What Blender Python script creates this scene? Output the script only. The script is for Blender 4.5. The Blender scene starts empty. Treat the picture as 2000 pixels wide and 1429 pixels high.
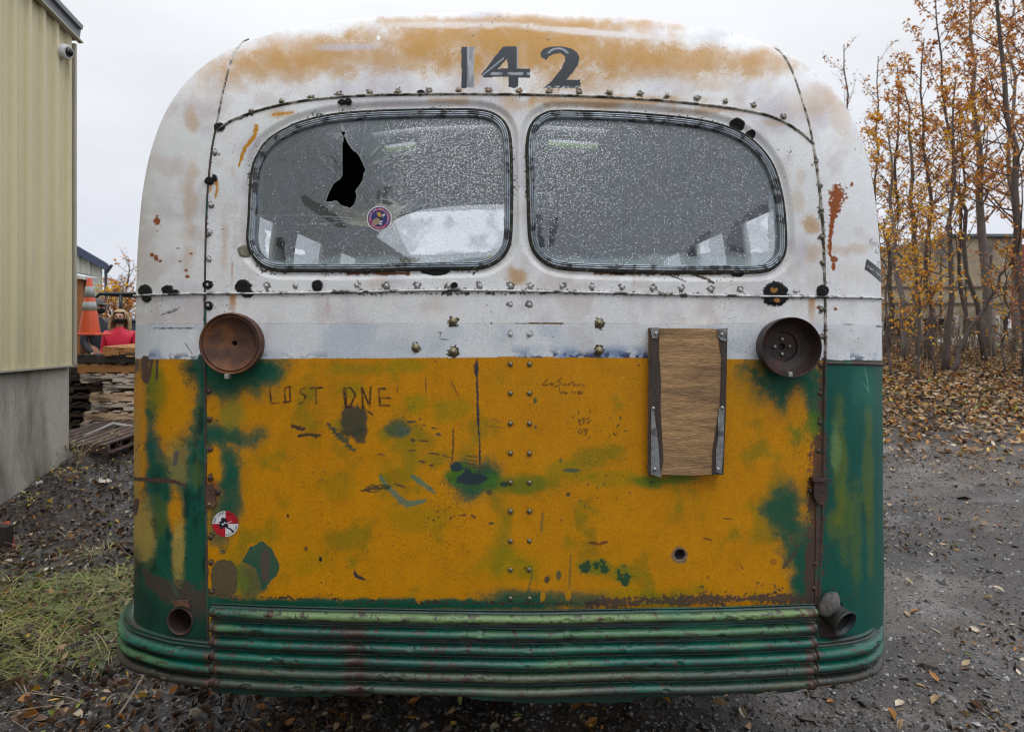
import bpy, bmesh, math, random
import numpy as np
from mathutils import Vector, Matrix
random.seed(7); RNG = np.random.default_rng(7)
C = bpy.context.scene.collection
SC = bpy.context.scene
R = math.radians

# ---------------------------------------------------------------- camera, world, sun, exposure
EYE = 1.6; F = 1333.33; CX = 1000.0; HY = 640.0      # eye height, focal length and measuring frame of the survey
cam_d = bpy.data.cameras.new("camera"); cam = bpy.data.objects.new("camera", cam_d); C.objects.link(cam)
cam.location = (0, 0, EYE); cam.rotation_euler = (R(90), 0, 0)
cam_d.sensor_width = 36; cam_d.lens = 24.0; cam_d.shift_y = -0.03725
cam_d.clip_start = 0.05; cam_d.clip_end = 3000
cam_d.dof.use_dof = True; cam_d.dof.focus_distance = 2.06; cam_d.dof.aperture_fstop = 6.3
SC.cycles.pixel_filter_type = 'BLACKMAN_HARRIS'; SC.cycles.filter_width = 1.05
SC.camera = cam
SC.render.resolution_x = 1024; SC.render.resolution_y = 731
SC.view_settings.view_transform = 'Standard'; SC.view_settings.look = 'None'
SC.view_settings.exposure = 0.0; SC.view_settings.gamma = 1.0

SUN_EL = R(58); SUN_AZ = R(200)      # soft sun behind cloud, behind and above the camera
w = bpy.data.worlds.new("World"); SC.world = w; w.use_nodes = True
nt = w.node_tree; nt.nodes.clear()
def N(nt, t, **k):
    n = nt.nodes.new(t)
    for a, v in k.items(): setattr(n, a, v)
    return n
out = N(nt, 'ShaderNodeOutputWorld'); bg = N(nt, 'ShaderNodeBackground')
sky = N(nt, 'ShaderNodeTexSky', sky_type='NISHITA', sun_disc=False)
sky.sun_elevation = SUN_EL; sky.sun_rotation = SUN_AZ; sky.dust_density = 4
geo = N(nt, 'ShaderNodeTexCoord'); sep = N(nt, 'ShaderNodeSeparateXYZ')
nt.links.new(geo.outputs['Generated'], sep.inputs[0])
ramp = N(nt, 'ShaderNodeValToRGB')           # overcast: three times brighter overhead than at the horizon
ramp.color_ramp.elements[0].position = 0.0; ramp.color_ramp.elements[0].color = (.275, .287, .32, 1)
ramp.color_ramp.elements[1].position = 1.0; ramp.color_ramp.elements[1].color = (.80, .83, .90, 1)
e = ramp.color_ramp.elements.new(0.42); e.color = (.355, .362, .375, 1)
nt.links.new(sep.outputs[2], ramp.inputs[0])
mp = N(nt, 'ShaderNodeMapping'); mp.inputs['Scale'].default_value = (1.2, 1.2, 4.0)
nz = N(nt, 'ShaderNodeTexNoise'); nz.inputs['Scale'].default_value = 1.6; nz.inputs['Detail'].default_value = 5
nt.links.new(geo.outputs['Generated'], mp.inputs[0]); nt.links.new(mp.outputs[0], nz.inputs['Vector'])
mr = N(nt, 'ShaderNodeMapRange'); mr.inputs[3].default_value = 24; mr.inputs[4].default_value = 29.5
mr.inputs[1].default_value = .3; mr.inputs[2].default_value = .7
nt.links.new(nz.outputs['Fac'], mr.inputs[0])
vm = N(nt, 'ShaderNodeVectorMath', operation='SCALE')
nt.links.new(ramp.outputs[0], vm.inputs[0]); nt.links.new(mr.outputs[0], vm.inputs['Scale'])
mx = N(nt, 'ShaderNodeMix', data_type='RGBA'); mx.inputs[0].default_value = 0.96
mx.clamp_result = False
nt.links.new(sky.outputs[0], mx.inputs[6]); nt.links.new(vm.outputs[0], mx.inputs[7])
nt.links.new(mx.outputs[2], bg.inputs['Color']); bg.inputs['Strength'].default_value = 0.1
nt.links.new(bg.outputs[0], out.inputs[0])
sd = bpy.data.lights.new("sun", 'SUN'); sd.energy = 0.7; sd.angle = R(25); sd.color = (1, .96, .9)
sun = bpy.data.objects.new("sun", sd); C.objects.link(sun); sun.location = (2, -6, 12)
sun.rotation_euler = (R(90) - SUN_EL, 0, R(20))

# ---------------------------------------------------------------- object helpers
def tag(o, label=None, cat=None, group=None, kind=None):
    if label: o['label'] = label
    if cat: o['category'] = cat
    if group: o['group'] = group
    if kind: o['kind'] = kind
    return o
def empty(name, loc=(0, 0, 0), rz=0, label=None, cat=None, group=None):
    o = bpy.data.objects.new(name, None); C.objects.link(o); o.location = loc; o.rotation_euler = (0, 0, rz)
    o.empty_display_size = .1
    return tag(o, label, cat, group)
def mk(name, v, f, mat=None, parent=None, smooth=False, mats=None, midx=None):
    me = bpy.data.meshes.new(name)
    if isinstance(v, np.ndarray) and isinstance(f, np.ndarray):
        nv, nf, k = len(v), len(f), f.shape[1]
        me.vertices.add(nv); me.vertices.foreach_set('co', np.ascontiguousarray(v, dtype=np.float32).ravel())
        me.loops.add(nf * k); me.loops.foreach_set('vertex_index', f.astype(np.int32).ravel())
        me.polygons.add(nf); me.polygons.foreach_set('loop_start', np.arange(0, nf * k, k, dtype=np.int32))
        me.polygons.foreach_set('loop_total', np.full(nf, k, dtype=np.int32))
        me.update(calc_edges=True)
    else:
        me.from_pydata([tuple(p) for p in v], [], [tuple(int(i) for i in q) for q in f]); me.update()
    for m in (mats or ([mat] if mat else [])): me.materials.append(m)
    if midx is not None: me.polygons.foreach_set('material_index', np.asarray(midx, dtype=np.int32))
    me.polygons.foreach_set('use_smooth', np.full(len(me.polygons), smooth))
    o = bpy.data.objects.new(name, me); C.objects.link(o)
    if parent: o.parent = parent
    return o
class MB:
    def __init__(s): s.v = []; s.f = []; s.mi = []
    def add(s, v, f, m=0):
        b = len(s.v); s.v += [tuple(p) for p in v]; s.f += [tuple(b + i for i in q) for q in f]; s.mi += [m] * len(f); return s
    def box(s, c, d, rot=None, m=0, bev=0.0):
        hx, hy, hz = d[0] / 2, d[1] / 2, d[2] / 2
        if bev > 0:
            bm = bmesh.new(); bmesh.ops.create_cube(bm, size=1)
            bmesh.ops.scale(bm, vec=d, verts=bm.verts)
            bmesh.ops.bevel(bm, geom=bm.edges[:], offset=bev, segments=1, affect='EDGES')
            P = [v.co.copy() for v in bm.verts]; Q = [[v.index for v in f.verts] for f in bm.faces]; bm.free()
        else:
            P = [Vector((x * hx, y * hy, z * hz)) for x in (-1, 1) for y in (-1, 1) for z in (-1, 1)]
            Q = [(0, 1, 3, 2), (4, 6, 7, 5), (0, 4, 5, 1), (2, 3, 7, 6), (0, 2, 6, 4), (1, 5, 7, 3)]
        if rot is not None: P = [rot @ p for p in P]
        return s.add([Vector(c) + p for p in P], Q, m)
    def tube(s, pts, rad, n=8, m=0, cap=True):
        pts = [Vector(p) for p in pts]; k = len(pts)
        rr = rad if isinstance(rad, (list, tuple)) else [rad] * k
        b = len(s.v); up = None
        for i, p in enumerate(pts):
            t = (pts[min(i + 1, k - 1)] - pts[max(i - 1, 0)]).normalized()
            if up is None: up = t.orthogonal().normalized()
            up = (up - t * up.dot(t)); up = up.normalized() if up.length > 1e-6 else t.orthogonal().normalized()
            sd_ = t.cross(up)
            for j in range(n):
                a = 2 * math.pi * j / n
                s.v.append(tuple(p + (up * math.cos(a) + sd_ * math.sin(a)) * rr[i]))
        for i in range(k - 1):
            for j in range(n):
                s.f.append((b + i * n + j, b + i * n + (j + 1) % n, b + (i + 1) * n + (j + 1) % n, b + (i + 1) * n + j)); s.mi.append(m)
        if cap:
            s.f.append(tuple(b + j for j in range(n))[::-1]); s.mi.append(m)
            s.f.append(tuple(b + (k - 1) * n + j for j in range(n))); s.mi.append(m)
        return s
    def lathe(s, prof, M=None, n=32, m=0):
        b = len(s.v); M = M or Matrix()
        for (r, h) in prof:
            for j in range(n):
                a = 2 * math.pi * j / n
                s.v.append(tuple(M @ Vector((r * math.cos(a), r * math.sin(a), h))))
        for i in range(len(prof) - 1):
            for j in range(n):
                s.f.append((b + i * n + j, b + i * n + (j + 1) % n, b + (i + 1) * n + (j + 1) % n, b + (i + 1) * n + j)); s.mi.append(m)
        return s
    def build(s, name, mat=None, parent=None, smooth=False, mats=None):
        return mk(name, s.v, s.f, mat, parent, smooth, mats, s.mi if mats else None)
def axes(loc, zdir, up=(0, 0, 1)):
    z = Vector(zdir).normalized(); x = Vector(up).cross(z)
    x = x.normalized() if x.length > 1e-4 else Vector((1, 0, 0)); y = z.cross(x)
    M = Matrix((x, y, z)).transposed().to_4x4(); M.translation = Vector(loc); return M
def copy_tree(o, parent=None):
    c = o.copy(); C.objects.link(c)
    if parent: c.parent = parent
    for ch in list(o.children): copy_tree(ch, c)
    return c
def autosmooth(o, ang=35):
    for p in o.data.polygons: p.use_smooth = True
    o.data.set_sharp_from_angle(angle=R(ang)); return o

# ---------------------------------------------------------------- material helpers
def mat(name, col, rough=.6, var=.25, vscale=8.0, bump=.0, bscale=60.0, metal=0.0, attr=None, col2=None, c2scale=3.0, c2lo=.5, c2hi=.62,
        stretch=(1, 1, 1), spec=.5, fine=.0, fscale=400, disp=None, coat=0.0):
    m = bpy.data.materials.new(name); m.use_nodes = True; t = m.node_tree; t.nodes.clear()
    o = N(t, 'ShaderNodeOutputMaterial'); p = N(t, 'ShaderNodeBsdfPrincipled'); t.links.new(p.outputs[0], o.inputs[0])
    p.inputs['Roughness'].default_value = rough; p.inputs['Metallic'].default_value = metal
    p.inputs['Specular IOR Level'].default_value = spec; p.inputs['Coat Weight'].default_value = coat
    tc = N(t, 'ShaderNodeTexCoord'); mp = N(t, 'ShaderNodeMapping'); mp.inputs['Scale'].default_value = stretch
    t.links.new(tc.outputs['Object'], mp.inputs[0])
    def noise(sc, det=4, rg=.55):
        n = N(t, 'ShaderNodeTexNoise'); n.inputs['Scale'].default_value = sc; n.inputs['Detail'].default_value = det
        n.inputs['Roughness'].default_value = rg; t.links.new(mp.outputs[0], n.inputs['Vector']); return n.outputs['Fac']
    if attr:
        a = N(t, 'ShaderNodeAttribute', attribute_name=attr); cur = a.outputs['Color']
    else:
        a = N(t, 'ShaderNodeRGB'); a.outputs[0].default_value = (*col, 1); cur = a.outputs[0]
    if col2:
        x = N(t, 'ShaderNodeMix', data_type='RGBA'); r = N(t, 'ShaderNodeMapRange'); r.inputs[1].default_value = c2lo; r.inputs[2].default_value = c2hi
        t.links.new(noise(c2scale, 6, .6), r.inputs[0]); t.links.new(r.outputs[0], x.inputs[0])
        t.links.new(cur, x.inputs[6]); x.inputs[7].default_value = (*col2, 1); cur = x.outputs[2]
    if var:
        r = N(t, 'ShaderNodeMapRange'); r.inputs[1].default_value = .25; r.inputs[2].default_value = .75
        r.inputs[3].default_value = 1 - var; r.inputs[4].default_value = 1 + var
        t.links.new(noise(vscale, 6, .6), r.inputs[0])
        x = N(t, 'ShaderNodeVectorMath', operation='SCALE'); t.links.new(cur, x.inputs[0]); t.links.new(r.outputs[0], x.inputs['Scale']); cur = x.outputs[0]
    if fine:
        r = N(t, 'ShaderNodeMapRange'); r.inputs[1].default_value = .3; r.inputs[2].default_value = .7
        r.inputs[3].default_value = 1 - fine; r.inputs[4].default_value = 1 + fine
        t.links.new(noise(fscale, 2, .6), r.inputs[0])
        x = N(t, 'ShaderNodeVectorMath', operation='SCALE'); t.links.new(cur, x.inputs[0]); t.links.new(r.outputs[0], x.inputs['Scale']); cur = x.outputs[0]
    t.links.new(cur, p.inputs['Base Color'])
    if bump:
        b = N(t, 'ShaderNodeBump'); b.inputs['Strength'].default_value = bump; b.inputs['Distance'].default_value = .01
        t.links.new(noise(bscale, 6, .65), b.inputs['Height']); t.links.new(b.outputs[0], p.inputs['Normal'])
    m['p'] = p.name
    return m

# ---------------------------------------------------------------- value noise (numpy)
_T = RNG.random((16, 256, 256)).astype(np.float32)
def vnoise(x, y, s, seed=0):
    x = np.asarray(x) / s + seed * 13.7; y = np.asarray(y) / s + seed * 7.3
    xi = np.floor(x).astype(np.int64); yi = np.floor(y).astype(np.int64); fx = x - xi; fy = y - yi
    fx = fx * fx * (3 - 2 * fx); fy = fy * fy * (3 - 2 * fy); T = _T[seed % 16]
    a = T[yi & 255, xi & 255]; b = T[yi & 255, (xi + 1) & 255]; c = T[(yi + 1) & 255, xi & 255]; d = T[(yi + 1) & 255, (xi + 1) & 255]
    return (a * (1 - fx) + b * fx) * (1 - fy) + (c * (1 - fx) + d * fx) * fy
def fbm(x, y, s, seed=0, oct=3):
    r = 0; a = 1; t = 0
    for i in range(oct):
        r = r + a * vnoise(x, y, s / 2 ** i, seed + i); t += a; a *= .5
    return r / t
def sst(e0, e1, x):
    t = np.clip((x - e0) / (e1 - e0), 0, 1); return t * t * (3 - 2 * t)

# ---------------------------------------------------------------- shape of the rear end of the bus
HWL, HWR, Z0, ZT, PN, G0S, G0T, DS, DT, Y0, BOW, XC, KT, QT = 1.263, 1.237, 1.083, 2.643, 5.823, .772, .631, .326, .317, 1.98, .07, .002, -.01, .122
ZB = 0.60
def surf_y(x, z):
    x = np.asarray(x, float); z = np.asarray(z, float)
    a = (x - XC) / np.where(x < XC, HWL, HWR)
    b = np.clip((z - Z0) / ((ZT - Z0) + KT * x - QT * a * a), 0, 2)
    g = (np.abs(a) ** PN + b ** PN) ** (1 / PN)
    ph = np.arctan2(b, np.abs(a) + 1e-9) / (np.pi / 2); wq = ph * ph * (3 - 2 * ph)
    g0 = G0S + (G0T - G0S) * wq; D = DS + (DT - DS) * wq
    t = np.clip((g - g0) / (1 - g0), 0, 1)
    return Y0 + BOW * a * a + D * (1 - np.sqrt(1 - t * t))
def dent(px, py): return (fbm(px, py, 160, 10, 2) - .5) * .005
def S(px, py, h=0.0):
    """point of the rear skin whose survey coordinates are px, py, lifted h metres off the skin"""
    px = np.atleast_1d(np.asarray(px, float)); py = np.atleast_1d(np.asarray(py, float))
    y = np.full(px.shape, 2.05)
    for _ in range(40):
        y = .5 * y + .5 * surf_y((px - CX) / F * y, EYE - (py - HY) / F * y)
    x = (px - CX) / F * y; z = EYE - (py - HY) / F * y
    if np.any(h):
        e = 2e-3
        dx = (surf_y(x + e, z) - surf_y(x - e, z)) / (2 * e); dz = (surf_y(x, z + e) - surf_y(x, z - e)) / (2 * e)
        n = np.stack([dx, -np.ones_like(dx), dz], -1); n /= np.linalg.norm(n, axis=-1, keepdims=True)
        P = np.stack([x, y, z], -1); hh = np.broadcast_to(np.asarray(h, float), px.shape) + (dent(px, py) if np.all(np.asarray(h) > 0) else 0)
        return P + n * hh[..., None]
    return np.stack([x, y, z], -1)
def Sn(px, py):
    p = S(px, py)[0]; q = S(px, py, .01)[0]; return Vector(p), Vector(q - p).normalized()
def cat(pts, n=6, closed=False):
    """Catmull-Rom through points"""
    P = np.array(pts, float); k = len(P); o = []
    rng = range(k) if closed else range(k - 1)
    for i in rng:
        if closed: p0, p1, p2, p3 = P[(i - 1) % k], P[i], P[(i + 1) % k], P[(i + 2) % k]
        else: p0, p1, p2, p3 = P[max(i - 1, 0)], P[i], P[i + 1], P[min(i + 2, k - 1)]
        for j in range(n):
            t = j / n
            o.append(.5 * ((2 * p1) + (-p0 + p2) * t + (2 * p0 - 5 * p1 + 4 * p2 - p3) * t * t + (-p0 + 3 * p1 - 3 * p2 + p3) * t ** 3))
    if not closed: o.append(P[-1])
    return np.array(o)
def strip(path, prof, closed=False):
    """moulding along a path on the skin; prof = (offset, height) pairs, offset in survey units, height in metres"""
    P = np.array(path, float)
    if closed: T = np.roll(P, -1, 0) - np.roll(P, 1, 0)
    else: T = np.gradient(P, axis=0)
    T /= np.linalg.norm(T, axis=1, keepdims=True) + 1e-9
    Nn = np.stack([-T[:, 1], T[:, 0]], 1)
    k = len(P); rows = [S(P[:, 0] + Nn[:, 0] * d, P[:, 1] + Nn[:, 1] * d, h + 1e-6) for d, h in prof]
    V = np.stack(rows, 1).reshape(-1, 3); m = len(prof); Fc = []
    for i in range(k if closed else k - 1):
        a = i * m; b = ((i + 1) % k) * m
        for j in range(m - 1): Fc.append((a + j, b + j, b + j + 1, a + j + 1))
    return V, np.array(Fc)
def inpoly(px, py, poly):
    poly = np.asarray(poly, float); r = np.zeros(px.shape, bool); j = len(poly) - 1
    for i in range(len(poly)):
        xi, yi = poly[i]; xj, yj = poly[j]
        c = ((yi > py) != (yj > py))
        if abs(yj - yi) > 1e-9: r ^= c & (px < (xj - xi) * (py - yi) / (yj - yi) + xi)
        j = i
    return r
def segdist(px, py, pts, closed=False):
    P = np.asarray(pts, float)
    if closed: P = np.vstack([P, P[:1]])
    d = np.full(px.shape, 1e9); tt = np.zeros(px.shape)
    L = len(P) - 1
    for i in range(L):
        ax, ay = P[i]; bx, by = P[i + 1]; vx, vy = bx - ax, by - ay; l2 = vx * vx + vy * vy + 1e-9
        t = np.clip(((px - ax) * vx + (py - ay) * vy) / l2, 0, 1)
        e = np.hypot(px - ax - t * vx, py - ay - t * vy); k = e < d
        d = np.where(k, e, d); tt = np.where(k, (i + t) / L, tt)
    return d, tt

# survey lines
SEAM_L = [(486, 76), (470, 86), (452, 118), (440, 160), (430, 205), (421, 250), (412, 300), (406, 370), (402, 450), (400, 570), (401, 700), (402, 900), (404, 1100), (406, 1200), (408, 1260)]
SEAM_R = [(1512, 92), (1530, 108), (1548, 140), (1565, 190), (1580, 240), (1590, 290), (1601, 370), (1608, 450), (1611, 570), (1611, 700), (1608, 860), (1605, 1000), (1601, 1100), (1597, 1180), (1594, 1260)]
ARCH = [(424, 256), (450, 237), (490, 221), (540, 207), (600, 196), (690, 188), (800, 185), (900, 184), (1010, 185), (1100, 187), (1200, 191), (1300, 198), (1400, 209), (1480, 221), (1530, 238), (1565, 260), (1590, 282)]
BELT = [(262, 578), (300, 576), (400, 573), (520, 573), (700, 570), (850, 567), (1000, 568), (1150, 571), (1300, 575), (1450, 578), (1607, 580), (1680, 581), (1722, 583)]
YLINE = [(256, 700), (400, 702), (560, 700), (800, 699), (1000, 697), (1270, 699), (1420, 701), (1610, 702), (1726, 704)]
WIN_L = [(496, 473), (498, 425), (500, 375), (504, 335), (513, 309), (533, 281), (576, 256), (616, 243), (666, 234), (739, 229), (807, 227), (889, 226), (930, 227), (958, 233), (977, 250), (984, 282), (986, 364), (985, 446), (980, 478), (966, 497), (944, 508), (917, 511), (835, 512), (698, 515), (589, 515), (540, 514), (512, 502)]
WIN_R = [(1046, 420), (1044, 340), (1043, 282), (1050, 249), (1067, 234), (1092, 229), (1184, 231), (1266, 236), (1347, 244), (1402, 255), (1443, 271), (1473, 293), (1498, 326), (1511, 364), (1519, 405), (1523, 459), (1521, 490), (1509, 508), (1484, 517), (1402, 518), (1266, 517), (1156, 514), (1092, 509), (1062, 493), (1049, 467)]
WL = cat(WIN_L, 5, True); WR = cat(WIN_R, 5, True)
HOLE = [(668, 258), (672, 268), (683, 288), (694, 296), (702, 308), (708, 322), (712, 330), (708, 336), (706, 350), (698, 362), (692, 370), (694, 382), (690, 396), (682, 404), (672, 402), (662, 398), (655, 390), (642, 392), (634, 392), (640, 374), (650, 356), (662, 348), (667, 340), (666, 300)]

# ---------------------------------------------------------------- paint of the bus (weathered layers, rust, tar, scratches)
RIV_TOP = [(490, 217), (550, 198), (607, 190), (662, 185), (722, 181), (777, 180), (838, 179), (896, 177), (954, 178), (1013, 179), (1072, 180), (1130, 181), (1190, 181), (1249, 184), (1303, 188), (1361, 193), (1417, 199), (1472, 207), (1531, 229)]
RIV_L = [(420, 297), (414, 346), (411, 400), (409, 453), (408, 506), (406, 556), (407, 596), (408, 764), (409, 818), (410, 877), (410, 933), (412, 1048), (412, 1098), (413, 1155)]
RIV_BELT = [(520, 558), (578, 558), (697, 557), (755, 558), (815, 558), (876, 558), (937, 558), (997, 558), (1035, 559), (1098, 559), (1156, 560), (1215, 561), (1275, 563), (1331, 563), (1388, 565), (1446, 566), (1554, 569)]
RIV_C = [(x, y) for y in (595, 653, 711, 768, 827, 885, 942, 998, 1056, 1112, 1168) for x in (997, 1034)]
RIV_R = [(1594, 316), (1602, 362), (1605, 410), (1606, 463), (1607, 513), (1606, 562), (1604, 604), (1604, 658), (1603, 713), (1602, 768), (1601, 825), (1599, 880), (1597, 1050), (1593, 1100), (1590, 1148)]
BOLTS = [(885, 628), (885, 687), (812, 679), (1170, 631), (1170, 685)]
TAR = [(284, 568, 14, 14), (286, 582, 9, 8), (328, 566, 12, 10), (343, 571, 8, 6), (475, 560, 17, 14), (484, 573, 13, 8), (620, 557, 11, 11), (1514, 574, 26, 24), (1440, 243, 15, 13), (1468, 262, 10, 9),
       (476, 490, 12, 12), (496, 486, 10, 12), (668, 200, 8, 6), (681, 199, 7, 7), (1210, 522, 25, 13), (1440, 528, 18, 12), (800, 505, 20, 8), (590, 510, 22, 8), (888, 557, 7, 6), (410, 353, 10, 9), (418, 348, 7, 7), (822, 182, 8, 6), (408, 597, 9, 9), (428, 248, 11, 9), (1606, 568, 12, 12), (850, 528, 28, 10), (406, 556, 10, 9)]
WHITE = (.70, .715, .73); YEL = (.50, .212, .0); GRN = (.007, .078, .046); TEAL = (.006, .080, .060); OLV = (.13, .155, .006); BRN = (.075, .04, .032)
ORG = (.43, .228, .045); TARC = (.012, .013, .013); RST = (.26, .075, .022); BLU = (.34, .42, .56); NAVY = (.04, .06, .13); LAV = (.45, .43, .48); TAN = (.36, .26, .06)
STROKES = [  # scratched words
 [(527, 757), (529, 788), (545, 786)], [(556, 758), (557, 786), (567, 784), (566, 755), (556, 758)], [(553, 785), (568, 783)], [(596, 758), (587, 760), (586, 767), (597, 773), (593, 785), (585, 788)],
 [(606, 758), (629, 757)], [(617, 757), (618, 788)], [(672, 758), (685, 757), (694, 770), (684, 795), (675, 793), (671, 760)], [(675, 759), (677, 795)],
 [(709, 798), (707, 757), (722, 795), (724, 755)], [(708, 794), (728, 810)], [(752, 759), (740, 759), (742, 792), (761, 792)], [(741, 777), (762, 777)]]
SMALL = [  # small handwriting
 [(1070, 740), (1060, 752), (1070, 752)], [(1072, 749), (1076, 749), (1075, 752)], [(1078, 748), (1081, 749), (1080, 752), (1077, 752), (1078, 748)], [(1084, 755), (1090, 753)],
 [(1096, 739), (1088, 744), (1096, 748), (1092, 752)], [(1098, 748), (1098, 752), (1101, 752)], [(1103, 754), (1103, 749), (1106, 750), (1103, 752)], [(1108, 751), (1111, 750), (1108, 752), (1111, 752)], [(1113, 752), (1113, 749), (1115, 748)], [(1117, 746), (1121, 746)], [(1119, 746), (1119, 752)],
 [(1122, 753), (1122, 750), (1125, 750)], [(1127, 750), (1127, 753), (1130, 753), (1130, 750)], [(1131, 753), (1132, 750), (1134, 752), (1136, 750), (1137, 753)], [(1139, 756), (1139, 751), (1142, 752), (1139, 754)],
 [(1092, 756), (1094, 768)], [(1098, 764), (1096, 766), (1099, 768)], [(1101, 766), (1104, 766), (1102, 768)], [(1105, 770), (1105, 766), (1108, 767)], [(1116, 763), (1116, 768)], [(1118, 764), (1121, 765), (1118, 768), (1121, 768)], [(1128, 765), (1131, 766), (1128, 769), (1132, 769)], [(1133, 765), (1133, 769), (1135, 769)], [(1138, 764), (1137, 769)],
 [(1130, 819), (1131, 829)], [(1135, 818), (1131, 824), (1135, 830)], [(1139, 817), (1139, 828)], [(1139, 817), (1144, 818)], [(1139, 822), (1143, 822)], [(1151, 815), (1147, 819), (1152, 824), (1147, 827)],
 [(1133, 837), (1129, 842), (1133, 847), (1137, 842), (1133, 837)], [(1147, 838), (1141, 837), (1141, 842), (1147, 840), (1143, 850)]]
CHRIS = [[(1703, 468), (1699, 472), (1703, 477)], [(1705, 473), (1705, 478)], [(1708, 474), (1708, 479), (1709, 474)], [(1711, 475), (1711, 480)], [(1713, 474), (1716, 484)], [(1712, 487), (1710, 493), (1715, 494)], [(1718, 486), (1719, 493)], [(1713, 510), (1717, 512), (1714, 518), (1718, 519)], [(1720, 512), (1721, 519)]]
D1 = [(901, 91.5), (926, 91.5), (925.5, 170.5), (901, 172)]
D4 = [(983, 91.5), (1012, 91.5), (1012, 134), (1035.5, 134), (1035, 151.5), (1012.5, 151.5), (1012, 169), (1007, 171.5), (993, 171), (993, 150), (970, 150.5), (944, 152), (940, 145), (978, 97)]
D4H = [(990.5, 115), (992, 134), (972, 134.5)]
D2 = cat([(1055, 107), (1060, 97), (1076, 91.5), (1097, 91), (1118, 96.5), (1130, 107.5), (1130.5, 121), (1124, 135.5)], 4).tolist() + [(1105.5, 156), (1133.5, 156), (1134, 172), (1062, 172.5), (1076, 159.5), (1095.5, 136), (1103.5, 119), (1102.5, 109), (1094, 104), (1080, 106), (1072, 110.5), (1068, 118), (1058, 113)]
LEAFST = [(512, 1056), (529, 1069), (545, 1097), (544, 1114), (529, 1134), (518, 1150), (509, 1149), (501, 1111), (473, 1097), (486, 1069)]

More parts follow.
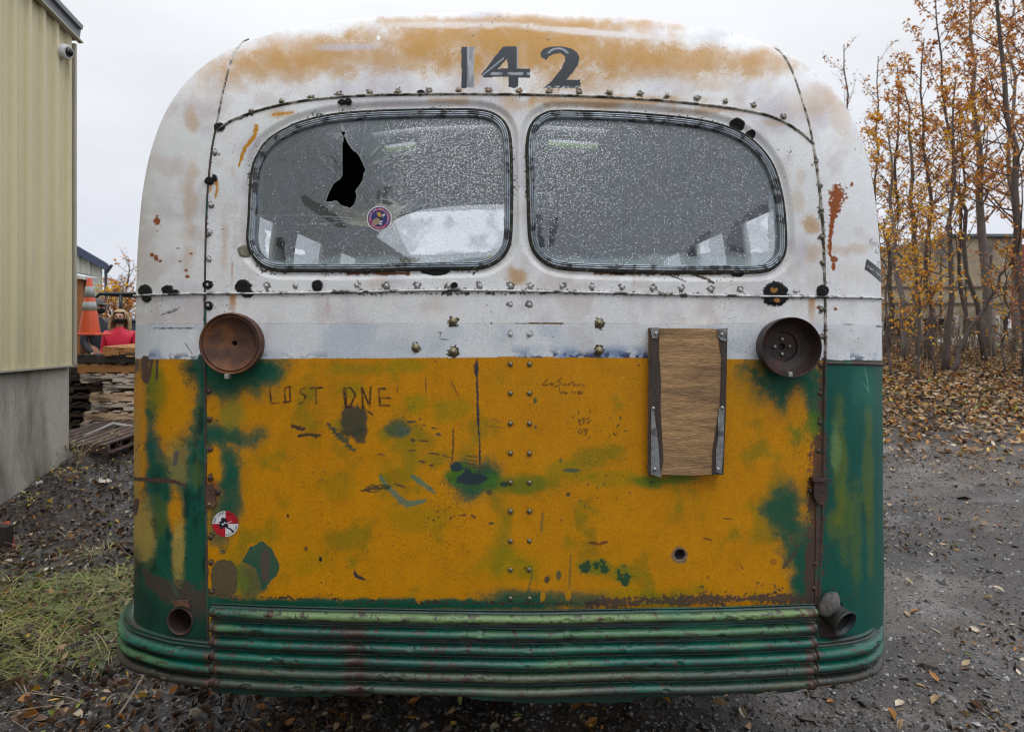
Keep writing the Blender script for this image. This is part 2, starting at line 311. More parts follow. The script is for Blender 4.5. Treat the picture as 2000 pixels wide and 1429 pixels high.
def paint(px, py):
    n = len(px); col = np.empty((n, 3), np.float32); rough = np.full(n, .5, np.float32); disp = np.zeros(n, np.float32)
    N3 = fbm(px * .8 + py * .55, py * .8 - px * .55, 3.4, 1, 2); N8 = fbm(px, py, 10, 2, 3); N25 = fbm(px, py, 30, 3, 3); N80 = fbm(px, py, 90, 5, 4)
    G1 = RNG.random(n).astype(np.float32); NS = fbm(px * 1.0, py * .16, 9, 8, 3)          # vertical streaks
    yl = np.interp(px, [p[0] for p in YLINE], [p[1] for p in YLINE]) + (N25 - .5) * 2
    up = py < yl
    bel = np.interp(px, [p[0] for p in BELT], [p[1] for p in BELT])
    sl = np.interp(py, [p[1] for p in SEAM_L], [p[0] for p in SEAM_L]); sr = np.interp(py, [p[1] for p in SEAM_R], [p[0] for p in SEAM_R])
    def lay(idx, C_, a):
        a = np.asarray(a)[:, None]; col[idx] = col[idx] * (1 - a) + np.asarray(C_) * a
    # ---- upper: chalky white
    U = np.where(up)[0]; col[U] = WHITE
    lay(U, LAV, sst(.5, .78, N80[U]) * .65); lay(U, (.70, .71, .70), sst(.50, .3, N25[U]) * .4)
    lay(U, (.50, .42, .40), sst(.55, .8, fbm(px[U], py[U], 50, 9, 3)) * .45)
    L = np.where(~up)[0]; col[L] = YEL
    lay(L, (.40, .175, .003), sst(.5, .8, N80[L]) * .5); lay(L, OLV, sst(.57, .78, fbm(px[L], py[L], 55, 6, 4) + (G1[L] - .5) * .12) * .6); lay(L, (.36, .15, .002), sst(.5, .8, fbm(px[L], py[L], 25, 7, 3)) * .3)
    lay(L, (.50, .20, .0), sst(.55, .75, fbm(px[L], py[L], 40, 11, 3)) * .35)
    # green corner panels
    LC = np.where(~up & (px < sl))[0]; lay(LC, GRN, np.full(len(LC), 1.)); lay(LC, TEAL, sst(.45, .7, N80[LC])); lay(LC, (.002, .028, .020), sst(.48, .72, NS[LC] * .6 + N25[LC] * .4) * .8)
    RC = np.where(~up & (px > sr))[0]; lay(RC, TEAL, np.full(len(RC), 1.)); lay(RC, (.003, .045, .036), sst(.5, .75, fbm(px[RC], py[RC] * .3, 40, 12, 3)) * .7)
    def blob(cx, cy, rx, ry, C_, a=1., ang=0., soft=.6, nzk=.5, where=None, ns=None):
        if soft >= .8: soft *= 1.5
        m = 2.1 * max(rx, ry) + 6
        idx = np.where((np.abs(px - cx) < m) & (np.abs(py - cy) < m))[0]
        if where is not None and len(idx): idx = idx[where[idx]]
        if not len(idx): return
        c, s = math.cos(ang), math.sin(ang); X = px[idx] - cx; Y = py[idx] - cy
        d = np.hypot((X * c + Y * s) / rx, (-X * s + Y * c) / ry)
        nn = (N25[idx] if max(rx, ry) > 14 else N8[idx]) if ns is None else ns[idx]
        d = d + (nn - .5) * 2 * nzk + (N8[idx] - .5) * .30 + (N3[idx] - .5) * .22
        al = sst(1 + soft / 2, 1 - soft / 2, d)
        if soft >= .8: al = np.clip(al + (G1[idx] - .5) * .7 * al * (1 - al) * 2, 0, 1); al = .6 * al + .4 * sst(.38, .62, al + (N3[idx] - .5) * .8) * (al > .02)
        lay(idx, C_, al * a); return idx, d
    low = ~up; top = up
    # ---- roof cap: paint worn to old orange
    for b in [(720, 112, 200, 26, .9), (620, 96, 120, 22, .7), (560, 135, 110, 22, .75), (840, 80, 160, 26, .95), (930, 66, 110, 20, .8), (1000, 100, 170, 42, .95), (1060, 70, 150, 30, .9), (990, 45, 230, 11, .8), (1150, 100, 150, 30, .9), (1290, 125, 170, 26, .85), (1420, 120, 110, 22, .75),
              (1180, 52, 140, 9, .6), (1100, 155, 60, 22, .7), (1180, 165, 40, 14, .45), (1390, 165, 30, 14, .5), (500, 118, 60, 20, .5), (1495, 125, 55, 24, .6), (450, 152, 40, 22, .5), (395, 130, 30, 35, .45),
              (1600, 195, 40, 30, .45), (900, 130, 60, 22, .6), (1210, 110, 90, 22, .6)]:
        blob(b[0], b[1], b[2] * 1.05, b[3] * 1.12, ORG, b[4] * .82, soft=1.15, nzk=.5, where=top)
    blob(690, 92, 60, 7, LAV, .7, soft=1, where=top); blob(1010, 47, 170, 6, WHITE, .0, where=top)
    blob(900, 49, 120, 6, WHITE, .55, soft=1., where=top); blob(1150, 63, 130, 6, WHITE, .6, ang=.08, soft=1., where=top)
    for b in [(1200, 197, 190, 7, .85), (1400, 215, 90, 6, .75), (880, 196, 60, 5, .6), (1010, 205, 30, 12, .5), (560, 222, 30, 6, .7), (1510, 240, 25, 6, .5), (985, 200, 20, 20, .35), (1012, 540, 18, 13, .9), (375, 235, 12, 16, .6), (372, 390, 14, 45, .5), (365, 500, 16, 22, .5), (438, 470, 9, 28, .45),
              (1585, 436, 22, 14, .85), (1560, 395, 10, 18, .35), (1590, 490, 18, 14, .55), (1655, 487, 40, 8, .45), (1565, 345, 10, 12, .3), (454, 335, 6, 10, .35), (1640, 225, 30, 40, .4), (1660, 540, 50, 14, .2), (740, 553, 25, 8, .3), (855, 585, 20, 14, .25)]:
        blob(b[0], b[1], b[2] * .85, b[3] * 1.2, ORG, b[4] * .85, soft=1.3, nzk=.9, where=top, ns=N25 if b[2] > 14 else None)
    # bare paint strokes of yellow
    for pts, wd in [([(501, 246), (495, 268), (480, 285), (472, 302), (466, 323)], 4.5), ([(422, 352), (424, 368), (421, 386)], 3.5), ([(413, 356), (410, 375)], 2), ([(533, 224), (572, 219)], 3)]:
        idx = np.where((px > 400) & (px < 590) & (py > 210) & (py < 395))[0]; d, t = segdist(px[idx], py[idx], pts)
        lay(idx, (.50, .24, .02), sst(1.1, .6, d / (wd * (1.1 - .4 * t)) + (N3[idx] - .5)))
    # right rust splat running down
    pts = [(1637, 378), (1633, 400), (1628, 420), (1624, 440), (1622, 470), (1621, 498)]; idx = np.where((px > 1600) & (px < 1665) & (py > 350) & (py < 530))[0]
    d, t = segdist(px[idx], py[idx], pts); wd = np.interp(t, [0, .25, .5, 1], [17, 13, 5, 4]); k = d / wd + (N3[idx] - .5) * 1.3 + (N8[idx] - .5) * .6; lay(idx, RST, sst(1.05, .75, k)); rough[idx] += .3 * sst(1., .7, k)
    for b in [(1664, 361, 5, 4), (1630, 506, 6, 4), (1629, 522, 3, 6), (307, 433, 5, 13), (347, 485, 4, 3), (306, 503, 5, 6), (297, 497, 3, 3), (313, 509, 3, 3), (372, 495, 3, 2), (352, 510, 3, 2), (363, 528, 3, 3), (365, 540, 4, 3), (1630, 603, 3, 3), (1598, 600, 3, 3)]:
        blob(*b, RST, 1., soft=.4, nzk=1.)
    # rust runs
    for cx, y0, y1, wd, a in [(454, 577, 612, 8, .9), (1585, 584, 630, 8, .75), (1532, 735, 800, 6, .8), (453, 515, 565, 3, .5), (998, 650, 690, 3, .25), (640, 585, 620, 3, .3), (1238, 540, 562, 3, .3)]:
        idx = np.where((np.abs(px - cx) < wd * 2) & (py > y0 - 4) & (py < y1 + 4))[0]
        a_ = sst(1.3, .3, np.abs(px[idx] - cx) / wd + (N8[idx] - .5) * .6) * sst(y1 + 4, y0, py[idx]) ** .5 * a; lay(idx, (.42, .19, .04) if cy_ok(py[idx]) else RST, a_)
    # blue scuffs above the yellow line
    idx = np.where(up & (py > 630))[0]; lay(idx, (.46, .53, .60), sst(632, 636, py[idx]) * (.30 + .5 * sst(.4, .7, N80[idx])))
    for x0, x1, a in [(1000, 1275, 1.), (290, 385, .8), (1660, 1715, .8), (510, 640, .35), (1160, 1262, 1.)]:
        idx = np.where(up & (px > x0) & (px < x1) & (py > 640))[0]
        lay(idx, (.16, .24, .40), sst(30, 4, yl[idx] - py[idx]) * sst(.35, .65, N25[idx]) * a * .8)
        lay(idx, NAVY, sst(17, 2, yl[idx] - py[idx]) * sst(.48, .62, fbm(px[idx] * .7, py[idx], 9, 4, 3)) * a)
    # panel edges along white band
    for yy, x0, x1 in [(632, 410, 1600), (632, 285, 395)]:
        idx = np.where((np.abs(py - yy) < 2) & (px > x0) & (px < x1))[0]; lay(idx, (.35, .38, .42), sst(1.7, .3, np.abs(py[idx] - yy)) * .55 * sst(.3, .5, N25[idx]))
    for x0, x1, yy, C_ in [(1007, 1100, 631.5, (.12, .07, .01)), (300, 378, 641, (.06, .08, .11)), (675, 800, 533, (.13, .05, .02)), (1160, 1420, 533, (.13, .06, .02)), (1635, 1722, 707, BRN)]:
        idx = np.where((px > x0) & (px < x1) & (np.abs(py - yy) < 9))[0]; w_ = 4.5 if yy in (533, 707) else 1.6
        lay(idx, C_, sst(1.1, .5, np.abs(py[idx] - yy) / w_ + (N8[idx] - .5) * 1.6))
    # ---- lower: green showing through the yellow
    G = lambda *b, **k: blob(*b[:4], b[5] if len(b) > 5 else GRN, b[4], **{**dict(soft=.8, nzk=.45, where=low), **k})
    pr = low & (px >= sl) & (px <= sr)
    def GP(*b, **k): G(*b, where=pr, **k)
    _GP = GP
    def GP(*b, **k): _GP(*b[:4], b[4] * 1.25, b[5] if len(b) > 5 else ((.13, .19, .002) if b[4] < .45 else (.055, .15, .012)), **k) if b[4] < .72 else _GP(*b, **k)
    for b in [(430, 728, 75, 42, 1), (500, 722, 58, 34, 1), (440, 765, 70, 26, .8), (412, 850, 22, 60, .9), (455, 850, 55, 24, .95), (440, 905, 30, 50, .95), (452, 960, 22, 60, .95), (430, 1010, 22, 60, .75), (490, 1125, 34, 42, .8), (450, 1130, 30, 50, .35), (420, 1175, 90, 16, 1), (600, 1178, 260, 11, 1),
              (860, 1180, 260, 10, 1), (1010, 1172, 70, 20, .9), (1100, 1172, 100, 17, .85), (1545, 740, 85, 58, 1), (1590, 790, 34, 60, .9), (1572, 840, 30, 40, .7), (1530, 1000, 36, 58, .95), (1560, 1050, 30, 50, .9), (1585, 950, 20, 60, .8), (1575, 1120, 34, 70, 1), (930, 935, 52, 38, .95), (900, 925, 30, 20, .7),
              (1000, 945, 70, 20, .6), (1100, 918, 40, 20, .35), (775, 838, 26, 16, .8), (690, 760, 30, 14, .35), (700, 722, 60, 10, .3), (790, 715, 45, 12, .35), (815, 785, 24, 16, .4), (880, 800, 40, 20, .3), (650, 950, 40, 25, .2), (1270, 940, 30, 14, .7), (1200, 935, 60, 14, .3), (1330, 935, 40, 10, .6),
              (1165, 1105, 26, 14, .55), (1215, 1118, 14, 16, .5), (990, 1100, 60, 30, .3), (820, 1010, 60, 26, .25), (600, 1100, 40, 20, .2), (1240, 1160, 60, 12, .3), (1450, 780, 30, 40, .15), (1320, 770, 60, 40, .08)]:
        GP(*b)
    for b in [(415, 800, 16, 26, .95, YEL), (480, 805, 20, 40, .85, YEL), (450, 810, 22, 30, .8, (.22, .2, .02)), (418, 905, 18, 32, 1, YEL), (414, 965, 12, 22, .7, RST), (418, 1120, 20, 30, .9, YEL), (1558, 800, 18, 40, .7, YEL), (1575, 900, 20, 60, .9, YEL), (1565, 1120, 10, 26, .0, YEL), (560, 1160, 40, 8, .6, YEL), (1440, 800, 34, 50, .5, YEL)]:
        GP(*b)
    # left corner panel
    lc = low & (px < sl); rc = low & (px > sr)
    for b in [(340, 795, 40, 82, 1, YEL), (322, 725, 40, 34, 1, YEL), (300, 760, 26, 50, .7, OLV), (272, 850, 15, 160, .95, YEL), (350, 905, 20, 50, .5, TAN), (344, 1000, 15, 50, .95, YEL), (348, 1075, 12, 60, .8, TAN), (282, 1040, 22, 60, .9, TAN), (262, 960, 10, 160, .6, TAN), (315, 1010, 14, 40, .4, OLV), (385, 925, 12, 35, .35, OLV), (300, 730, 14, 28, .8, OLV)]:
        G(*b[:5], b[5], where=lc)
    for b in [(1640, 900, 13, 110, .5, OLV), (1648, 1010, 16, 80, .4, OLV), (1632, 870, 10, 40, .5, (.16, .26, .10)), (1696, 900, 10, 110, .4, OLV), (1672, 1060, 12, 90, .35, OLV), (1700, 1040, 8, 90, .3, OLV), (1690, 760, 25, 40, .3, (.03, .19, .14)), (1625, 1020, 10, 30, .4, OLV)]:
        G(*b[:5], b[5], where=rc)
    # left corner: bare brown metal
    idx = np.where(lc & (py > 1060))[0]; t_ = (py[idx] - np.interp(px[idx], [256, 275, 330, 402], [1075, 1105, 1150, 1165])); ww = np.interp(px[idx], [256, 300, 402], [10, 30, 52])
    lay(idx, (.065, .045, .036), sst(1.05, .35, np.abs(t_ - ww * .3) / (ww * .8) + (N25[idx] - .5) * 1.5 + (N8[idx] - .5) * .8 + (N3[idx] - .5) * .8) * .9); lay(idx, (.008, .035, .026), sst(10, 60, t_) * .7)
    for pts, wd, C_ in [([(262, 935), (300, 937), (340, 940), (362, 948)], 4, BRN), ([(345, 884), (341, 905)], 5, (.10, .09, .08)), ([(283, 700), (286, 740)], 8, BRN), ([(296, 706), (292, 730)], 4, BRN), ([(268, 705), (266, 720)], 4, BRN), ([(307, 705), (306, 740)], 2.5, BRN), ([(262, 1000), (268, 980)], 6, BRN), ([(395, 702), (397, 725)], 9, (.02, .06, .05))]:
        idx = np.where((px < 402) & (py > 690) & (py < 1080))[0]; d, t = segdist(px[idx], py[idx], pts); lay(idx, C_, sst(1.15, .7, d / wd + (N8[idx] - .5) * 1.2))
    # dark stains on the yellow
    STN = (.045, .050, .030)
    for b in [(688, 822, 26, 34, .95, STN), (702, 848, 15, 18, .9, STN), (786, 842, 13, 11, .6, (.07, .11, .09)), (922, 935, 26, 12, .95, (.02, .035, .05)), (914, 924, 7, 12, .9, (.02, .035, .05)), (890, 912, 12, 10, .9, (.02, .035, .05)), (985, 945, 7, 5, .9, (.01, .04, .04)), (960, 905, 9, 5, .0, STN), (1025, 1110, 3, 3, .8, STN),
              (1068, 1130, 5, 8, .9, STN), (1092, 1122, 5, 9, .8, (.03, .07, .04)), (955, 962, 8, 5, .8, STN), (1110, 965, 4, 4, .9, STN), (1328, 1083, 16, 16, .8, (.10, .10, .09)), (1271, 941, 3, 3, .9, STN), (1247, 713, 4, 2, .9, STN), (626, 1092, 3, 4, 1, TARC), (562, 1007, 2, 4, .9, TARC), (597, 1071, 3, 4, .8, BRN),
              (1045, 782, 4, 7, .8, (.02, .07, .03)), (1118, 918, 18, 4, .8, (.04, .08, .05)), (1095, 898, 3, 5, .7, (.04, .08, .05)), (1046, 834, 3, 4, .8, GRN), (820, 1170, 8, 8, .8, YEL), (1060, 1165, 5, 10, .8, YEL), (730, 1163, 12, 7, .9, YEL), (1110, 1162, 6, 8, .8, YEL), (1510, 1098, 6, 6, .6, RST), (1148, 945, 3, 2, .9, STN)]:
        blob(*b[:4], b[5], b[4], soft=.35, nzk=.35)
    for cx in (1140, 1152, 1163, 1178, 1215, 1222):
        blob(cx, 1095 + (cx - 1140) * .3 + (cx % 7) * 2, 9, 11, (.02, .065, .03), .95, soft=.3, nzk=1.3, ns=N8)
    idx = np.where((px > 460) & (px < 560) & (py > 1040) & (py < 1165))[0]; ins = inpoly(px[idx] + (N8[idx] - .5) * 7, py[idx] + (N25[idx] - .5) * 9, LEAFST); lay(idx[ins], (.02, .085, .055), np.full(ins.sum(), .95))
    blob(517, 1104, 10, 34, (.085, .065, .05), .95, soft=.3, nzk=.4)
    idx = np.where((px > 400) & (px < 475) & (py > 1085) & (py < 1180))[0]; rx = np.abs(px[idx] - 438) / 25; ry = np.maximum(np.abs(py[idx] - 1130) - 13, 0) / 25; k = np.hypot(rx, ry) + (N8[idx] - .5) * .15; lay(idx, (.10, .075, .038), sst(1.03, .96, k)); lay(idx, (.04, .022, .015), sst(.03, .0, np.abs(k - 1)) * .7)
    # smears and scratches: (points, width, colour, alpha)
    for pts, wd, C_, a in [([(640, 827), (660, 848), (680, 868), (693, 882)], 5.5, (.04, .06, .04), .9), ([(742, 928), (752, 945), (775, 968), (790, 984), (812, 982), (832, 976)], 6, (.09, .17, .11), .85), ([(803, 928), (820, 940), (850, 962)], 5, (.05, .17, .11), .8),
                           ([(705, 958), (730, 954), (762, 950)], 6, (.05, .04, .025), .9), ([(931, 700), (932, 760), (934, 830), (937, 870), (937, 922)], 2.4, (.03, .03, .04), .95), ([(931, 702), (931, 735)], 4.5, (.03, .03, .05), .9), ([(885, 835), (885, 870), (883, 904)], 1.8, (.06, .035, .02), .9),
                           ([(831, 735), (832, 770)], 1.3, (.10, .05, .02), .7), ([(880, 742), (896, 774)], 1.5, (.10, .04, .02), .8), ([(776, 752), (776, 768)], 1.2, (.10, .05, .02), .7), ([(568, 831), (596, 836)], 5, (.05, .028, .025), .95), ([(582, 851), (627, 850)], 4, (.05, .028, .025), .95),
                           ([(796, 824), (812, 824)], 4, (.05, .035, .03), .9), ([(818, 819), (824, 818)], 2, BRN, .9), ([(825, 830), (832, 830)], 1.5, BRN, .9), ([(842, 834), (852, 837)], 2, BRN, .9), ([(851, 847), (862, 850)], 3, (.03, .06, .05), .9), ([(817, 860), (838, 861)], 2.2, BRN, .9), ([(803, 857), (810, 862)], 4, (.05, .05, .03), .9), ([(798, 880), (812, 879)], 1.8, BRN, .9),
                           ([(836, 884), (858, 887)], 1.8, BRN, .85), ([(862, 888), (882, 894)], 1.5, BRN, .8), ([(816, 900), (832, 903)], 2.2, BRN, .9), ([(838, 907), (848, 909)], 2.2, BRN, .9), ([(737, 885), (752, 889)], 1.5, BRN, .9), ([(770, 944), (792, 951)], 1.7, BRN, .9), ([(895, 1006), (912, 1005)], 1.8, BRN, .9), ([(920, 1004), (930, 1012)], 2.5, BRN, .9), ([(955, 1021), (964, 1022)], 3, STN, .9),
                           ([(1150, 1060), (1165, 1062), (1187, 1058)], 2.8, (.16, .05, .015), .95), ([(1372, 1050), (1392, 1055)], 1.8, (.12, .05, .02), .9), ([(1446, 1102), (1452, 1112)], 1.5, BRN, .8), ([(910, 890), (937, 893)], 1.2, BRN, .9), ([(913, 899), (937, 900)], 1.2, BRN, .9), ([(905, 903), (935, 909)], 1.2, BRN, .9), ([(908, 911), (955, 914)], 1.4, BRN, .9),
                           ([(692, 1112), (694, 1122), (712, 1132)], 2.8, (.02, .03, .04), .95), ([(1411, 1012), (1433, 1014)], 1.8, (.13, .06, .02), .9), ([(1100, 765), (1120, 762)], 1.0, BRN, .0), ([(961, 818), (980, 824)], 1.2, BRN, .7), ([(945, 830), (985, 836)], 1.0, BRN, .6), ([(1560, 1060), (1548, 1085), (1528, 1110)], 3, BRN, .7),
                           ([(1060, 1000), (1057, 1040)], 3, GRN, .5), ([(1115, 1080), (1112, 1150)], 2, GRN, .5), ([(1040, 1120), (1030, 1160)], 2, GRN, .5), ([(1302, 533), (1340, 550)], 2, (.03, .03, .03), .9), ([(1355, 534), (1380, 544), (1394, 553)], 3, (.05, .03, .02), .95), ([(312, 615), (340, 608), (352, 599)], 1.2, (.05, .05, .06), .9), ([(325, 609), (345, 603)], 1., (.05, .05, .06), .8),
                           ([(855, 650), (862, 648), (858, 660)], 1.2, (.08, .08, .08), .8), ([(860, 662), (876, 663)], 1.2, (.10, .10, .10), .9), ([(360, 668), (375, 692)], 1.4, (.06, .07, .09), .8), ([(1645, 633), (1668, 634)], 1.2, (.2, .2, .2), .8), ([(1712, 637), (1724, 638)], 2, (.1, .1, .1), .9), ([(738, 70), (740, 78)], 3.5, (.75, .76, .76), 1),
                           ([(1690, 720), (1694, 740), (1698, 765)], 1.2, (.12, .3, .24), .7), ([(1685, 745), (1700, 768)], 1., (.12, .3, .24), .6), ([(330, 1110), (350, 1170), (356, 1210)], 1.3, (.03, .12, .09), .6), ([(320, 1110), (345, 1160)], 1.2, (.03, .12, .09), .6)]:
        P = np.array(pts); m = wd * 2 + 4
        idx = np.where((px > P[:, 0].min() - m) & (px < P[:, 0].max() + m) & (py > P[:, 1].min() - m) & (py < P[:, 1].max() + m))[0]
        if len(idx) and a > 0: d, t = segdist(px[idx], py[idx], pts); tp_ = .30 + .70 * np.sqrt(np.clip(np.sin(np.pi * t), 0, 1)); lay(idx, C_, sst(1.3, .6, d / (wd * tp_) + (N8[idx] - .5) * (1.3 if wd > 2 else .5) + (N3[idx] - .5) * .8 + ((fbm(px[idx] * .3, py[idx], 3.2, 13, 2) - .5) * 2.2 if wd > 2.6 and C_[2] < .045 else 0)) * a)
    for G_, wd, C_, a in [(STROKES, 1.9, (.045, .018, .012), .95), (SMALL, 1.0, (.07, .03, .012), .85), (CHRIS, .9, (.10, .10, .11), .9)]:
        for pts in G_:
            P = np.array(pts); idx = np.where((px > P[:, 0].min() - 5) & (px < P[:, 0].max() + 5) & (py > P[:, 1].min() - 5) & (py < P[:, 1].max() + 5))[0]
            if len(idx): d, t = segdist(px[idx], py[idx], pts); lay(idx, C_, sst(wd + .9, wd - .7, d + (N3[idx] - .5) * 1.2) * a * (.55 + .45 * sst(.35, .55, N8[idx])))
    # chips over the whole panel
    for sd_, sc_, th, C_, rg in [(3, 3.2, .90, (.07, .03, .015), low), (9, 3, .915, (.05, .05, .05), up), (12, 5, .93, (.012, .05, .03), low & (py > 800))]:
        idx = np.where(rg)[0]; X_ = px[idx] * .9 + py[idx] * .43; Y_ = py[idx] * .9 - px[idx] * .43; k = vnoise(X_, Y_, sc_, sd_) * .72 + .28 * vnoise(X_, Y_, sc_ * 22, sd_ + 1); lay(idx, C_, sst(th - .05, th + .01, k) * .9)
    # number 142 in worn black
    idx = np.where((px > 895) & (px < 1140) & (py > 86) & (py < 178))[0]; X = px[idx] + (N8[idx] - .5) * 1.6; Y = py[idx] + (N8[idx] - .5) * 1.2
    for poly in (D1, D4, D2):
        i_ = inpoly(X, Y, poly)
        if poly is D4: i_ &= ~inpoly(X, Y, D4H)
        K = idx[i_]; lay(K, (.020, .027, .038), np.full(len(K), .99))
        if poly is D1: lay(K, (.35, .38, .40), sst(911, 914, px[K]) * (.55 + .35 * sst(.4, .6, fbm(px[K], py[K] * .2, 4, 2, 2))))
        if poly is D4: lay(K, (.38, .41, .43), sst(4, 1, np.abs(py[K] - 144)) * sst(955, 962, px[K]) * .8 * sst(.3, .5, N8[K])); lay(K, (.30, .33, .36), sst(2.5, .5, np.abs((px[K] - 984) * .62 + (py[K] - 110) * .78 - 3)) * .7 * (px[K] < 985)); lay(K, (.4, .43, .45), sst(2.5, .5, np.abs(px[K] - 1011)) * .7 * (py[K] < 134))
        if poly is D2: lay(K, (.34, .37, .40), sst(3, .8, np.abs(np.hypot(px[K] - 1090, (py[K] - 114) * 1.15) - 22)) * (py[K] < 105) * .75); lay(K, (.4, .42, .44), sst(3, .5, np.abs(py[K] - 170)) * sst(.45, .6, N3[K]) * .8)
    # dirt along seams, arch, belt and window rubber
    def grime(path, wd, dens, C_=TARC, closed=False, side=None):
        P = np.array(path); m = wd * 3
        idx = np.where((px > P[:, 0].min() - m) & (px < P[:, 0].max() + m) & (py > P[:, 1].min() - m) & (py < P[:, 1].max() + m))[0]
        d, t = segdist(px[idx], py[idx], path, closed); k = N3[idx] * .55 + N8[idx] * .2 + N25[idx] * .25 + .25 * (vnoise(px[idx], py[idx], 60, 7) - .5); th = .515 + (d / wd) * .36 - dens
        lay(idx, C_, sst(th - .02, th + .06, k) * .9); rough[idx] = np.where(d < wd * .3, .8, rough[idx])
    grime(SEAM_L[4:10], 7, .0); grime(SEAM_L[9:], 8, .03, BRN); grime(SEAM_L[:5], 4, -.12)
    grime(SEAM_R[5:10], 9, .02, (.06, .035, .015)); grime(SEAM_R[9:11], 8, .05, (.05, .03, .015)); grime([(1606, 704), (1603, 860)], 12, .12, BRN); grime([(1600, 860), (1598, 940), (1596, 1000), (1592, 1060), (1588, 1180)], 17, .34, BRN); grime([(1578, 860), (1590, 860), (1583, 930)], 9, .06, RST)
    grime(ARCH, 5, .05); grime([p for p in BELT if 395 < p[0] < 1620], 7, .14, (.03, .026, .02)); grime([(470, 575), (640, 574)], 12, .0); grime([(700, 574), (1080, 572)], 9, .06); grime(BELT[:3], 7, .0)
    grime(cat(WIN_L, 2, True), 30, .09, (.02, .022, .012), True); grime(cat(WIN_R, 2, True), 28, .07, (.02, .022, .012), True)
    grime([(430, 1162), (700, 1172), (1000, 1176)], 9, -.02, (.02, .03, .02)); grime([(1150, 1176), (1330, 1172), (1480, 1168), (1590, 1168)], 15, .22, (.06, .045, .04)); grime([(1480, 1140), (1520, 1150)], 20, .02, (.05, .05, .04)); grime([(700, 1176), (1180, 1178)], 7, .05, (.05, .03, .02))
    grime([(1545, 1055), (1550, 1010)], 6, -.05, BRN); grime([(450, 1165), (470, 1170)], 10, .1, (.10, .045, .04)); grime([(612, 534), (700, 532)], 6, -.05, (.12, .05, .03)); grime([(1690, 590), (1705, 588)], 12, .0, (.10, .07, .06))
    for x, y in RIV_TOP + RIV_L + RIV_BELT + RIV_R + [r for r in RIV_C]:
        idx = np.where((np.abs(px - x) < 18) & (np.abs(py - y) < 18))[0]
        if len(idx): d = np.hypot(px[idx] - x, py[idx] - y); a_ = .95 if (y < 650 or x > 1580 or x < 430) else .35; lay(idx, (.03, .026, .022) if y < 700 else (.05, .035, .02), sst(.0, .08, N3[idx] * .5 + N8[idx] * .5 - .30 - np.abs(d - 4) * .06) * a_ * .9)
        if y < 200 and len(idx): lay(idx, (.38, .17, .04), sst(9, 6, d) * .5 * (1 if 880 < x < 1060 else .2))
    for x, y in BOLTS:
        idx = np.where((np.abs(px - x) < 24) & (np.abs(py - y) < 24))[0]; d = np.hypot(px[idx] - x, py[idx] - y); lay(idx, (.05, .035, .015), sst(.0, .06, N8[idx] * .5 + N3[idx] * .5 - .38 - np.abs(d - 8) * .05))
    # tar lumps
    for cx, cy, rx, ry in TAR:
        m = 1.5 * max(rx, ry) + 3; idx = np.where((np.abs(px - cx) < m) & (np.abs(py - cy) < m))[0]
        d = np.hypot((px[idx] - cx) / rx, (py[idx] - cy) / ry) + (N8[idx] - .5) * .35 + (N3[idx] - .5) * .2; a_ = sst(1.08, .95, d)
        pale = (cx, cy) in ((476, 490), (800, 505), (590, 510)); lay(idx, (.17, .165, .12) if pale else TARC, a_); disp[idx] = np.maximum(disp[idx], .005 * sst(1.05, .75, d) * (.8 + .5 * N3[idx])); rough[idx] = rough[idx] * (1 - a_) + .9 * a_
    blob(1511, 568, 7, 5, (.35, .17, .05), 1, soft=.4, nzk=1.2); blob(1515, 588, 4, 5, (.35, .17, .05), 1, soft=.4, nzk=1.2)
    # pressed flange around the windows
    for W in (WL, WR):
        idx = np.where((px > W[:, 0].min() - 60) & (px < W[:, 0].max() + 60) & (py > W[:, 1].min() - 60) & (py < W[:, 1].max() + 60))[0]
        d, t = segdist(px[idx], py[idx], W[::2], True); disp[idx] -= .009 * sst(33, 20, d)
    dl = np.hypot(px - 1328, py - 1083); disp -= .018 * sst(11, 8, dl) * (1 - 0); k_ = dl < 9; col[k_] = (.01, .01, .01)  # lock recess, pressed in and its shade painted black
    # shallow dents
    disp += dent(px, py)
    gn = np.where(up, .45, 1.0); sp = 1 + gn * (.14 * (N3 - .5) + .08 * (NS - .5) + .10 * (G1 - .5) + .20 * (vnoise(px * .9 + py * .44, py * .9 - px * .44, 2.4, 12) - .5)); col *= sp[:, None]
    return np.clip(col, 0, 1), np.clip(rough, .2, 1), disp
def cy_ok(a): return len(a) > 0 and a.mean() < 700

m_paint = mat('weathered_paint', (.5, .5, .5), rough=.46, var=.05, vscale=6, attr='paint', fine=.15, fscale=420, bump=.20, bscale=300, spec=.22)
def set_paint(o, col):
    a = o.data.color_attributes.new('paint', 'FLOAT_COLOR', 'POINT'); c = np.ones((len(col), 4), np.float32); c[:, :3] = col; a.data.foreach_set('color', c.ravel())
_p = m_paint.node_tree; _r = N(_p, 'ShaderNodeAttribute', attribute_name='rough'); _p.links.new(_r.outputs['Fac'], _p.nodes[m_paint['p']].inputs['Roughness'])

